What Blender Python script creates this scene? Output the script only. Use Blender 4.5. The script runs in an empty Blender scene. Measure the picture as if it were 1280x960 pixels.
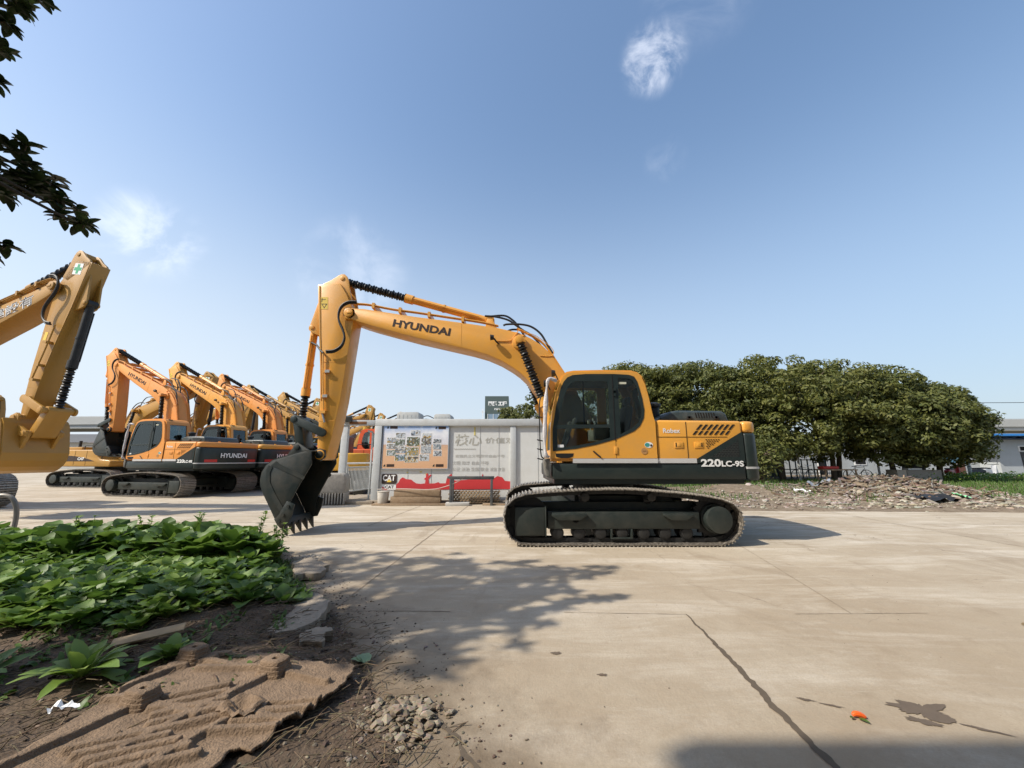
import bpy, bmesh, math, random
from math import radians as R, sin, cos, pi
from mathutils import Vector as V, Matrix, noise
from mathutils.geometry import tessellate_polygon
random.seed(7)
sc = bpy.context.scene
col = sc.collection

# ------------------------------------------------------------------ materials
MATS = {}
def mat(name, c, rough=.5, metal=0., dust=0., dustc=(.33,.27,.19), var=.12, scale=3., bump=0., bscale=30., coat=0., spec=.5):
    if name in MATS: return MATS[name]
    m = bpy.data.materials.new(name); m.use_nodes = True; MATS[name] = m
    nt = m.node_tree; n = nt.nodes; l = nt.links; b = n['Principled BSDF']
    b.inputs['Roughness'].default_value = rough; b.inputs['Metallic'].default_value = metal
    b.inputs['Specular IOR Level'].default_value = spec
    b.inputs['Coat Weight'].default_value = coat; b.inputs['Coat Roughness'].default_value = .15
    tc = n.new('ShaderNodeTexCoord')
    nz = n.new('ShaderNodeTexNoise'); nz.inputs['Scale'].default_value = scale; nz.inputs['Detail'].default_value = 8; nz.inputs['Roughness'].default_value = .65
    l.new(tc.outputs['Object'], nz.inputs['Vector'])
    mx = n.new('ShaderNodeMix'); mx.data_type = 'RGBA'
    mx.inputs['A'].default_value = (c[0]*(1-var), c[1]*(1-var), c[2]*(1-var), 1)
    mx.inputs['B'].default_value = (min(1,c[0]*(1+var)), min(1,c[1]*(1+var)), min(1,c[2]*(1+var)), 1)
    l.new(nz.outputs['Fac'], mx.inputs['Factor']); out = mx.outputs['Result']
    if dust > 0:
        n2 = n.new('ShaderNodeTexNoise'); n2.inputs['Scale'].default_value = scale*1.7; n2.inputs['Detail'].default_value = 10; n2.inputs['Roughness'].default_value = .7
        l.new(tc.outputs['Object'], n2.inputs['Vector'])
        rp = n.new('ShaderNodeMapRange'); rp.inputs['From Min'].default_value = .42; rp.inputs['From Max'].default_value = .72; rp.inputs['To Max'].default_value = dust
        l.new(n2.outputs['Fac'], rp.inputs['Value'])
        m2 = n.new('ShaderNodeMix'); m2.data_type = 'RGBA'; m2.inputs['B'].default_value = (*dustc, 1)
        l.new(rp.outputs['Result'], m2.inputs['Factor']); l.new(out, m2.inputs['A']); out = m2.outputs['Result']
        mr = n.new('ShaderNodeMapRange'); mr.inputs['To Min'].default_value = rough; mr.inputs['To Max'].default_value = .9
        l.new(rp.outputs['Result'], mr.inputs['Value']); l.new(mr.outputs['Result'], b.inputs['Roughness'])
    l.new(out, b.inputs['Base Color'])
    if bump > 0:
        n3 = n.new('ShaderNodeTexNoise'); n3.inputs['Scale'].default_value = bscale; n3.inputs['Detail'].default_value = 6
        l.new(tc.outputs['Object'], n3.inputs['Vector'])
        bp = n.new('ShaderNodeBump'); bp.inputs['Strength'].default_value = bump; bp.inputs['Distance'].default_value = .02
        l.new(n3.outputs['Fac'], bp.inputs['Height']); l.new(bp.outputs['Normal'], b.inputs['Normal'])
    return m

def leafmat(name, c1, c2, trans=.25, rough=.5):
    if name in MATS: return MATS[name]
    m = bpy.data.materials.new(name); m.use_nodes = True; MATS[name] = m
    nt = m.node_tree; n = nt.nodes; l = nt.links; b = n['Principled BSDF']; o = n['Material Output']
    g = n.new('ShaderNodeNewGeometry'); mx = n.new('ShaderNodeMix'); mx.data_type = 'RGBA'
    mx.inputs['A'].default_value = (*c1, 1); mx.inputs['B'].default_value = (*c2, 1)
    l.new(g.outputs['Random Per Island'], mx.inputs['Factor']); l.new(mx.outputs['Result'], b.inputs['Base Color'])
    b.inputs['Roughness'].default_value = rough
    t = n.new('ShaderNodeBsdfTranslucent'); l.new(mx.outputs['Result'], t.inputs['Color'])
    ms = n.new('ShaderNodeMixShader'); ms.inputs[0].default_value = trans
    l.new(b.outputs[0], ms.inputs[1]); l.new(t.outputs[0], ms.inputs[2]); l.new(ms.outputs[0], o.inputs['Surface'])
    return m

def glassmat(name, tint, refl=.12):
    m = bpy.data.materials.new(name); m.use_nodes = True; MATS[name] = m
    nt = m.node_tree; n = nt.nodes; l = nt.links; n.remove(n['Principled BSDF']); o = n['Material Output']
    t = n.new('ShaderNodeBsdfTransparent'); t.inputs[0].default_value = (*tint, 1)
    g = n.new('ShaderNodeBsdfGlossy'); g.inputs['Roughness'].default_value = .03; g.inputs[0].default_value = (.8,.9,.9,1)
    f = n.new('ShaderNodeFresnel'); f.inputs['IOR'].default_value = 1.5
    a = n.new('ShaderNodeMath'); a.operation = 'ADD'; a.inputs[1].default_value = refl*.3; l.new(f.outputs[0], a.inputs[0])
    ms = n.new('ShaderNodeMixShader'); l.new(a.outputs[0], ms.inputs[0]); l.new(t.outputs[0], ms.inputs[1]); l.new(g.outputs[0], ms.inputs[2])
    l.new(ms.outputs[0], o.inputs['Surface']); return m

ORANGE = mat('orange_paint', (.74,.345,.048), .36, dust=.38, dustc=(.50,.29,.10), var=.07, scale=1.6, coat=.25)
ORANGE2 = mat('faded_orange_paint', (.72,.285,.055), .42, dust=.25, dustc=(.50,.30,.13), var=.07, scale=1.2)
TAN = mat('ochre_paint', (.42,.215,.030), .42, dust=.3, dustc=(.33,.20,.07), var=.08, scale=1.2, coat=.15)
RED_OR = mat('red_orange_paint', (.72,.12,.03), .45, dust=.2, var=.08)
GREEN = mat('dark_green_paint', (.015,.024,.022), .38, dust=.10, dustc=(.12,.11,.085), var=.15, scale=2.)
FRAMEG = mat('track_frame_paint', (.017,.024,.021), .5, dust=.25, dustc=(.10,.09,.07), var=.2, scale=3.)
BUCKG = mat('bucket_paint', (.013,.020,.018), .45, dust=.40, dustc=(.085,.062,.036), var=.2, scale=2.2, bump=.15, bscale=12)
DGLOSS = mat('hood_plastic', (.035,.050,.052), .35, dust=.3, dustc=(.2,.2,.18))
STEEL = mat('track_steel', (.09,.078,.065), .45, metal=.5, dust=.9, dustc=(.50,.44,.36), var=.3, scale=14., bump=.3)  # dust colour kept bright to paint the sunlit shine on the shoes
WORN_SHINE = mat('worn_shoe_shine', (.50,.46,.40), .38, metal=.45, dust=.7, dustc=(.12,.10,.075), var=.3, scale=14., bump=.3)  # polished worn steel, paled to paint the white sun glint on the grousers
BLACK = mat('black_rubber', (.014,.014,.014), .55, dust=.2, dustc=(.08,.075,.065), var=.2)
BOOT = mat('bellows_rubber', (.010,.010,.010), .45, var=.2)
HOLE = mat('dark_opening', (.006,.006,.006), .9, var=.1)  # near-black for flat plates that stand in for shaded slots and recesses
DARKFR = mat('dark_cab_frame', (.016,.026,.025), .35, dust=.1, dustc=(.1,.1,.09))
CHROME = mat('chrome', (.65,.65,.65), .15, metal=1., var=.05)
WHITE = mat('white_marking', (.80,.80,.78), .5, var=.04, dust=.15, dustc=(.5,.48,.42))
SILVER = mat('silver_stripe', (.52,.52,.51), .45, var=.05, dust=.2)
LETTER = mat('dark_lettering', (.035,.018,.012), .5, var=.1)
SEAT = mat('seat_cloth', (.07,.07,.07), .85)
INTER = mat('cab_interior', (.09,.09,.085), .7)
PALEIN = mat('pale_plastic', (.42,.42,.38), .6)
REDM = mat('red_reflector', (.55,.03,.025), .4)
PLAST = mat('crumpled_plastic_wrap', (.52,.50,.50), .45, var=.2, scale=20, bump=.8, bscale=25)
YELL = mat('yellow_label', (.80,.55,.08), .5, var=.03)
PGREEN = mat('safety_green', (.05,.36,.16), .5)
GLASS = glassmat('cab_glass', (.74,.78,.75))
LAMPM = mat('lamp_glass', (.5,.5,.5), .15, metal=.6)

def meshmat():
    m = mat('grille_mesh', (.03,.038,.036), .5); n = m.node_tree.nodes; l = m.node_tree.links
    b = n['Principled BSDF']; tc = n.new('ShaderNodeTexCoord'); mp = n.new('ShaderNodeMapping'); mp.inputs['Rotation'].default_value = (R(90),0,0)
    br = n.new('ShaderNodeTexBrick'); br.inputs['Scale'].default_value = 16; br.inputs['Color1'].default_value = (.004,.004,.004,1); br.inputs['Color2'].default_value = (.008,.007,.006,1)
    br.inputs['Mortar'].default_value = (.045,.055,.05,1); br.inputs['Mortar Size'].default_value = .05; br.inputs['Brick Width'].default_value = .9; br.inputs['Row Height'].default_value = .5
    l.new(tc.outputs['Object'], mp.inputs[0]); l.new(mp.outputs[0], br.inputs['Vector']); l.new(br.outputs['Color'], b.inputs['Base Color'])
    return m
GRILLE = meshmat()

# ------------------------------------------------------------------ mesh builder
def crv(pts, k=6, closed=False):
    P = [V(p) for p in pts]; n = len(P); out = []
    rng = range(n) if closed else range(n-1)
    for i in rng:
        if closed: a,b,c,d = P[i-1],P[i],P[(i+1)%n],P[(i+2)%n]
        else: a,b,c,d = P[max(i-1,0)],P[i],P[i+1],P[min(i+2,n-1)]
        for j in range(k):
            t = j/k; out.append(.5*((2*b)+(c-a)*t+(2*a-5*b+4*c-d)*t*t+(3*b-a-3*c+d)*t**3))
    if not closed: out.append(P[-1])
    return out

class MB:
    def __init__(s): s.v = []; s.f = []
    def box(s, x0,x1,y0,y1,z0,z1, M=None):
        n = len(s.v); q = [V((x,y,z)) for x in (x0,x1) for y in (y0,y1) for z in (z0,z1)]
        if M is not None: q = [M @ p for p in q]
        s.v += q; s.f += [tuple(n+i for i in t) for t in ((0,1,3,2),(4,6,7,5),(0,4,5,1),(2,3,7,6),(0,2,6,4),(1,5,7,3))]
        return s
    def ob(s, c, size, rot=(0,0,0)):
        M = Matrix.Translation(c) @ Matrix.Rotation(rot[2],4,'Z') @ Matrix.Rotation(rot[1],4,'Y') @ Matrix.Rotation(rot[0],4,'X')
        x,y,z = size[0]/2,size[1]/2,size[2]/2
        return s.box(-x,x,-y,y,-z,z,M)
    def cyl(s, p0, p1, r0, r1=None, n=16):
        r1 = r0 if r1 is None else r1; p0 = V(p0); p1 = V(p1); d = (p1-p0).normalized()
        u = d.orthogonal().normalized(); w = d.cross(u); b = len(s.v)
        for p, r in ((p0,r0),(p1,r1)):
            s.v += [p + r*(cos(2*pi*i/n)*u + sin(2*pi*i/n)*w) for i in range(n)]
        s.f += [(b+i, b+(i+1)%n, b+n+(i+1)%n, b+n+i) for i in range(n)]
        s.f += [tuple(b+n-1-i for i in range(n)), tuple(b+n+i for i in range(n))]; return s
    def tube(s, pts, r, n=8):
        P = [V(p) for p in pts]; b = len(s.v); u = None
        for i, p in enumerate(P):
            d = (P[min(i+1,len(P)-1)] - P[max(i-1,0)]).normalized()
            u = d.orthogonal().normalized() if u is None else (u - d*u.dot(d)).normalized()
            w = d.cross(u); rr = r(i/(len(P)-1)) if callable(r) else r
            s.v += [p + rr*(cos(2*pi*k/n)*u + sin(2*pi*k/n)*w) for k in range(n)]
        for i in range(len(P)-1):
            for k in range(n): s.f.append((b+i*n+k, b+i*n+(k+1)%n, b+(i+1)*n+(k+1)%n, b+(i+1)*n+k))
        e = b+(len(P)-1)*n
        s.f += [tuple(b+n-1-k for k in range(n)), tuple(e+k for k in range(n))]; return s
    def plate(s, pts, a0, a1, holes=(), axis='y'):
        mk = {'y': lambda p,a: V((p[0],a,p[1])), 'z': lambda p,a: V((p[0],p[1],a)), 'x': lambda p,a: V((a,p[0],p[1]))}[axis]
        loops = [list(pts)] + [list(h) for h in holes]; b = len(s.v); flat = [p for lp in loops for p in lp]; N = len(flat)
        s.v += [mk(p,a0) for p in flat] + [mk(p,a1) for p in flat]
        if holes:
            tr = tessellate_polygon([[V((p[0],p[1],0)) for p in lp] for lp in loops])
            for t in tr: s.f += [tuple(b+i for i in t), tuple(b+N+i for i in reversed(t))]
        else:
            s.f += [tuple(b+i for i in range(N)), tuple(b+N+i for i in reversed(range(N)))]
        o = 0
        for lp in loops:
            m = len(lp)
            for i in range(m): s.f.append((b+o+i, b+o+(i+1)%m, b+N+o+(i+1)%m, b+N+o+i))
            o += m
        return s
    def strip(s, pts, y0, y1, th):   # bent sheet: outline (x,z) polyline swept along y, offset inwards by th
        P = [V((p[0],p[1])) for p in pts]; q = []
        for i,p in enumerate(P):
            d = (P[min(i+1,len(P)-1)]-P[max(i-1,0)]).normalized(); q.append(p + V((-d.y,d.x))*th)
        for i in range(len(P)-1):
            s.plate([P[i],P[i+1],q[i+1],q[i]], y0, y1)
        return s
    def add(s, o, M):
        b = len(s.v); s.v += [M @ p for p in o.v]; s.f += [tuple(b+i for i in f) for f in o.f]; return s
    def build(s, name, m, parent=None, bevel=0, pose=None, smooth=True, ang=35, solid=True, seg=2):
        me = bpy.data.meshes.new(name); vs = s.v if pose is None else [pose @ p for p in s.v]
        me.from_pydata([tuple(p) for p in vs], [], s.f)
        if solid or bevel:
            bm = bmesh.new(); bm.from_mesh(me)
            bmesh.ops.recalc_face_normals(bm, faces=bm.faces)
            if bevel:
                es = [e for e in bm.edges if len(e.link_faces)==2 and e.calc_face_angle(0) > .6]
                bmesh.ops.bevel(bm, geom=es, offset=bevel, segments=seg, affect='EDGES', clamp_overlap=True, profile=.5)
            bm.to_mesh(me); bm.free()
        if smooth:
            me.polygons.foreach_set('use_smooth', [True]*len(me.polygons)); me.set_sharp_from_angle(angle=R(ang))
        me.materials.append(m); o = bpy.data.objects.new(name, me); col.objects.link(o)
        if parent is not None: o.parent = parent
        return o

def tag(o, label, cat, group=None, kind=None):
    o['label'] = label; o['category'] = cat
    if group: o['group'] = group
    if kind: o['kind'] = kind
    return o
def struct(o): o['kind'] = 'structure'; return o
def empty(name, label, cat, loc=(0,0,0), rz=0, group=None):
    o = bpy.data.objects.new(name, None); col.objects.link(o); o.location = loc; o.rotation_euler = (0,0,rz); o.empty_display_size = .2
    return tag(o, label, cat, group)
def copy_tree(o, parent=None):
    c = o.copy(); col.objects.link(c)
    if parent is not None: c.parent = parent
    for ch in [x for x in bpy.data.objects if x.parent == o]: copy_tree(ch, c)
    return c
def recolor(o, pairs):
    for ch in o.children_recursive:
        for sl in ch.material_slots:
            if sl.material in pairs:
                nm = pairs[sl.material]; sl.link = 'OBJECT'; sl.material = nm

def text(s, w, h, M, m, parent, name='lettering', bold=.0, pose=None, shear=0., depth=.002):
    cu = bpy.data.curves.new('t','FONT'); cu.body = s; cu.size = 1; cu.extrude = 0; cu.offset = bold; cu.shear = shear; cu.resolution_u = 3
    ob = bpy.data.objects.new('t', cu); col.objects.link(ob); bpy.context.view_layer.update()
    dg = bpy.context.evaluated_depsgraph_get(); me = bpy.data.meshes.new_from_object(ob.evaluated_get(dg))
    bpy.data.objects.remove(ob); bpy.data.curves.remove(cu); me.name = name
    if len(me.vertices):
        xs = [q.co.x for q in me.vertices]; ys = [q.co.y for q in me.vertices]
        x0,x1,y0,y1 = min(xs),max(xs),min(ys),max(ys)
        S = Matrix.Diagonal((w/(x1-x0), h/(y1-y0), 1, 1)) @ Matrix.Translation((-x0,-y0,0))
        me.transform(M @ S)
        if pose is not None: me.transform(pose)
    me.materials.append(m); o = bpy.data.objects.new(name, me); col.objects.link(o)
    if parent is not None: o.parent = parent
    return o
def face(origin, side, ang=0):   # side '+y','-y','-x','+x','+z' : text plane seen from outside
    X,Y = {'+y':((-1,0,0),(0,0,1)),'-y':((1,0,0),(0,0,1)),'-x':((0,-1,0),(0,0,1)),'+x':((0,1,0),(0,0,1)),'+z':((1,0,0),(0,1,0))}[side]
    X = V(X); Y = V(Y); Z = X.cross(Y); a = X*cos(ang)+Y*sin(ang); b = Y*cos(ang)-X*sin(ang)
    M = Matrix((a,b,Z)).transposed().to_4x4(); M.translation = V(origin); return M

def rot_about(a, p):
    T = Matrix.Translation((p[0],0,p[1])); return T @ Matrix.Rotation(-a,4,'Y') @ T.inverted()
def circ(p, r, n=14, a0=0, a1=2*pi): return [(p[0]+r*cos(a0+(a1-a0)*i/n), p[1]+r*sin(a0+(a1-a0)*i/n)) for i in range(n if abs(a1-a0-2*pi)<1e-6 else n+1)]

# ------------------------------------------------------------------ excavator (local: +x forward, +y its left side, z=0 ground)
BOOM = [(5.63,4.735),(5.436,4.753),(5.222,4.744),(4.736,4.668),(4.038,4.556),(3.325,4.462),(2.793,4.388),(2.209,4.295),(1.769,4.19),(1.50,4.06),(1.253,3.90),(1.056,3.70),(.79,3.284),(.561,2.916),(.273,2.402),(.06,1.85),(.10,1.66),(.25,1.58),(.45,1.66),(.905,2.099),(1.165,2.50),(1.38,2.86),(1.566,3.13),(1.72,3.28),(1.893,3.408),(2.144,3.56),(2.449,3.694),(2.781,3.79),(3.396,3.935),(4.015,4.08),(4.55,4.225),(5.035,4.36),(5.286,4.44),(5.579,4.545)]
ARM = [(6.325,5.346),(5.819,5.385),(5.651,5.113),(5.499,4.787),(5.444,4.541),(5.461,4.317),(5.522,3.548),(5.589,2.701),(5.666,2.121),(5.74,1.70),(5.79,1.46),(5.88,1.43),(5.96,1.52),(5.99,1.80),(6.017,2.701),(6.103,3.512),(6.188,4.224)]
RIDGE = [(6.29,5.33),(6.21,5.408),(6.052,5.487),(5.90,5.60),(5.83,5.635),(5.76,5.635),(5.70,5.58),(5.66,5.50),(5.60,5.212),(5.52,4.92),(5.731,4.85),(6.1,5.15)]
ARMBR = [(6.26,5.15),(6.342,4.913),(6.45,4.472),(6.475,4.37),(6.43,4.27),(6.36,4.23),(6.18,4.152)]
BUCKET = [(5.933,1.60),(6.05,1.61),(6.2,1.575),(6.485,1.489),(6.68,1.43),(6.80,1.33),(6.865,1.20),(6.88,1.062),(6.86,.95),(6.80,.82),(6.574,.45),(6.44,.22),(6.38,.16),(6.28,.30),(6.26,.613),(6.095,.977),(5.90,1.36)]
CAB = [(1.223,1.474),(1.212,1.978),(1.167,2.344),(1.095,2.664),(1.0,2.90),(.95,2.98),(.86,3.035),(.75,3.055),(.262,3.068),(-.32,3.06),(-.43,3.03),(-.51,2.96),(-.555,2.85),(-.617,2.567),(-.66,2.28),(-.706,2.12),(-.701,1.474)]
DOOR = [(1.176,1.598),(1.174,1.978),(1.10,2.418),(1.004,2.755),(.95,2.87),(.88,2.955),(.78,3.0),(.526,3.021),(.002,3.021),(-.27,3.005),(-.37,2.97),(-.42,2.88),(-.452,2.755),(-.492,2.567),(-.520,2.344),(-.50,2.197),(-.422,2.051),(-.307,1.956),(.028,1.812),(.394,1.712),(.757,1.641)]
GL1 = [(1.079,2.072),(1.029,2.307),(.945,2.604),(.87,2.77),(.80,2.85),(.72,2.885),(.20,2.89),(.14,2.86),(.12,2.80),(.131,2.08)]
GL2 = [(1.095,2.0),(.126,2.022),(.129,1.84),(.393,1.765),(.756,1.695),(1.088,1.655)]
GL3 = [(-.06,2.95),(-.24,2.94),(-.33,2.90),(-.38,2.82),(-.42,2.72),(-.455,2.529),(-.475,2.336),(-.455,2.211),(-.40,2.11),(-.28,2.01),(-.06,1.90)]
TRK = [(2.074,.49),(2.047,.647),(1.93,.78),(1.702,.880),(1.078,.933),(.495,.960),(-.033,.967),(-.475,.945),(-1.135,.89),(-1.641,.82),(-1.933,.713),(-2.054,.568),(-2.074,.386),(-1.979,.17),(-1.80,.035),(-1.60,.0),(-.8,.0),(0,.0),(.8,.0),(1.6,.0),(1.80,.03),(1.964,.141),(2.051,.308)]

def bellows(mb, p0, p1, r, n):
    p0 = V(p0); p1 = V(p1)
    pts = [p0.lerp(p1, i/(2*n)) for i in range(2*n+1)]
    b = len(mb.v); d = (p1-p0).normalized(); u = d.orthogonal().normalized(); w = d.cross(u); k = 14
    for i,p in enumerate(pts):
        rr = (r if i%2 else r*.66)*(1+.12*sin(i*1.9)); off = u*.006*sin(i*1.3)
        mb.v += [p+off + rr*(cos(2*pi*j/k)*u + sin(2*pi*j/k)*w) for j in range(k)]
    for i in range(len(pts)-1):
        for j in range(k): mb.f.append((b+i*k+j, b+i*k+(j+1)%k, b+(i+1)*k+(j+1)%k, b+(i+1)*k+j))
    mb.f += [tuple(b+k-1-j for j in range(k)), tuple(b+(len(pts)-1)*k+j for j in range(k))]

def cylinder(root, base, tip, r, frac, y, paint, boots=True, bootm=None):
    b = V((base[0],y,base[1])); t = V((tip[0],y,tip[1])); e = b.lerp(t, frac); d = (t-b).normalized()
    m = MB(); m.cyl(b, e, r, n=18); m.cyl(e-d*.16, e+d*.02, r*1.25, n=18); m.cyl(b-V((0,r*1.2,0)), b+V((0,r*1.2,0)), r*1.2, n=16)
    m.cyl(b.lerp(e,.55)-d*.02, b.lerp(e,.55)+d*.02, r*1.15, n=18)
    m.tube([b.lerp(e,.12)+V((0,r*1.3,0)), b.lerp(e,.9)+V((0,r*1.3,0))], .016)
    c = m.build('hydraulic_cylinder', paint, root)
    m = MB(); m.cyl(e, t, r*.45); m.build('piston_rod', CHROME, c)
    m = MB(); m.cyl(t-V((0,r*1.1,0)), t+V((0,r*1.1,0)), r*1.05); m.build('rod_end', paint, c)
    if boots:
        m = MB(); bellows(m, e+d*.01, t-d*(r*.7), r*1.12, max(5, int((t-e).length/.062))); m.build('bellows', bootm or BOOT, c)
    return c

def track_side(root, sy, flip, steel):
    fx = -1 if flip else 1
    loop = crv([(p[0]*fx, p[1]) for p in TRK], 8, True)
    if flip: loop = loop[::-1]
    N = 46; L = [0]
    for i in range(len(loop)): L.append(L[-1] + (loop[(i+1)%len(loop)]-loop[i]).length)
    tot = L[-1]; pitch = tot/N
    def at(s_):
        s_ %= tot; i = 0
        while L[i+1] < s_: i += 1
        t = (s_-L[i])/(L[i+1]-L[i]); return loop[i].lerp(loop[(i+1)%len(loop)], t)
    y0, y1 = (.895, 1.495); sh = MB(); ch = MB(); gr = MB()
    rnd = random.Random(3)
    for k in range(N):
        a = at(k*pitch); b = at((k+1)*pitch); c = (a+b)/2; d = (b-a).normalized(); nrm = V((d.y,-d.x))
        # outward normal: away from loop centre
        if nrm.dot(c - V((0,.47))) < 0: nrm = -nrm
        def M_():
            X = V((d.x,0,d.y)); Z = V((nrm.x,0,nrm.y)); Y = Z.cross(X)
            M = Matrix((X,Y,Z)).transposed().to_4x4(); M.translation = V((c.x, sy*(y0+y1)/2, max(c.y,.0))); return M
        M = M_(); j = rnd.uniform(-.003,.003)
        sh.box(-pitch*.49, pitch*.49, -.30, .30, -.038, -.024, M)
        for g in (-.34,0,.34): gr.box(g*pitch-.010, g*pitch+.010, -.297, .297, -.026, j, M)
        for bx in (-.045,.045):
            for by in (-.09,.09): sh.cyl(M@V((bx,by,-.03)), M@V((bx,by,-.012)), .013, n=6)
        for q in (-1,1): ch.box(-pitch*.52, pitch*.40, q*.085-.018, q*.085+.018, -.115, -.038, M)
        ch.cyl(M@V((pitch*.45,-.115,-.085)), M@V((pitch*.45,.115,-.085)), .026, n=8)
    t = sh.build('track', steel, root, smooth=False)
    ch.build('track_chain', BLACK, t, smooth=False); gr.build('grousers', WORN_SHINE, t, smooth=False)
    f = MB(); yi = lambda a,b: (min(sy*a,sy*b), max(sy*a,sy*b))
    a,b = yi(1.02,1.36)
    X = lambda p,q: (min(p*fx,q*fx), max(p*fx,q*fx))
    f.box(*X(-1.36,1.29), a,b, .268,.557)
    a,b = yi(.93,1.1); f.box(*X(-1.45,1.4), a,b,.24,.70)
    tf = f.build('track_frame', FRAMEG, root, bevel=.015)
    f = MB(); a,b = yi(.96,1.41); f.box(*X(1.34,1.86), a,b,.165,.635); a,b = yi(.96,1.43); f.box(*X(1.315,1.34), a,b,.15,.65)
    f.build('idler_guard', FRAMEG, tf, bevel=.012)
    for x0,x1 in ((.62,1.22),(-1.22,-.72)):   # steps on the frame side
        f = MB(); a,b = yi(1.35,1.44); lo,hi = X(x0,x1)
        f.plate([(lo,.53),(hi,.53),(hi,.49),(hi-.12,.42),(lo+.12,.42),(lo,.49)], a,b); f.build('step', FRAMEG, tf, bevel=.008)
    f = MB(); a,b = yi(1.355,1.366); f.plate(circ((.80*fx,.42),.052), a,b); f.box(*X(.75,.85),a,b,.392,.448); f.build('jack_hole', HOLE, tf)
    f = MB(); a,b = yi(1.16,1.46); f.cyl((-1.66*fx,a,.43),(-1.66*fx,b,.43),.225,n=28); a,b = yi(1.10,1.30); f.cyl((-1.66*fx,a,.43),(-1.66*fx,b,.43),.25,n=28)
    f.build('drive_motor_cover', FRAMEG, tf, bevel=.012)
    f = MB(); pts = []
    for i in range(42):
        r = .385 if i%2 else .33; pts.append((-1.66*fx + r*cos(i*pi/21), .45+r*sin(i*pi/21)))
    a,b = yi(1.16,1.23); f.plate(pts,a,b); f.build('sprocket', BLACK, tf)
    f = MB(); a,b = yi(1.12,1.27); f.cyl((1.62*fx,a,.45),(1.62*fx,b,.45),.36,n=28); f.build('idler_wheel', BLACK, tf, bevel=.01)
    for i in range(7):
        f = MB(); x = (1.12 - i*.375)*fx; a,b = yi(1.0,1.34); f.cyl((x,a,.195),(x,b,.195),.095,n=18); a,b = yi(1.08,1.31); f.cyl((x,a,.195),(x,b,.195),.115,n=18)
        f.build('track_roller', BLACK, tf, bevel=.008)
    for x in (.62,-.55):
        f = MB(); a,b = yi(1.0,1.36); f.cyl((x*fx,a,.80),(x*fx,b,.80),.075,n=18); f.box(*X(x-.06,x+.06), *yi(.98,1.1), .66,.86); f.build('carrier_roller', BLACK, tf, bevel=.008)
    f = MB(); a,b = yi(1.30,1.37); f.box(*X(-.18,.2),a,b,.10,.13); f.box(*X(-.18,-.15),a,b,.12,.27); f.box(*X(.17,.2),a,b,.12,.27); f.build('chain_guard', FRAMEG, tf, bevel=.006)

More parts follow.
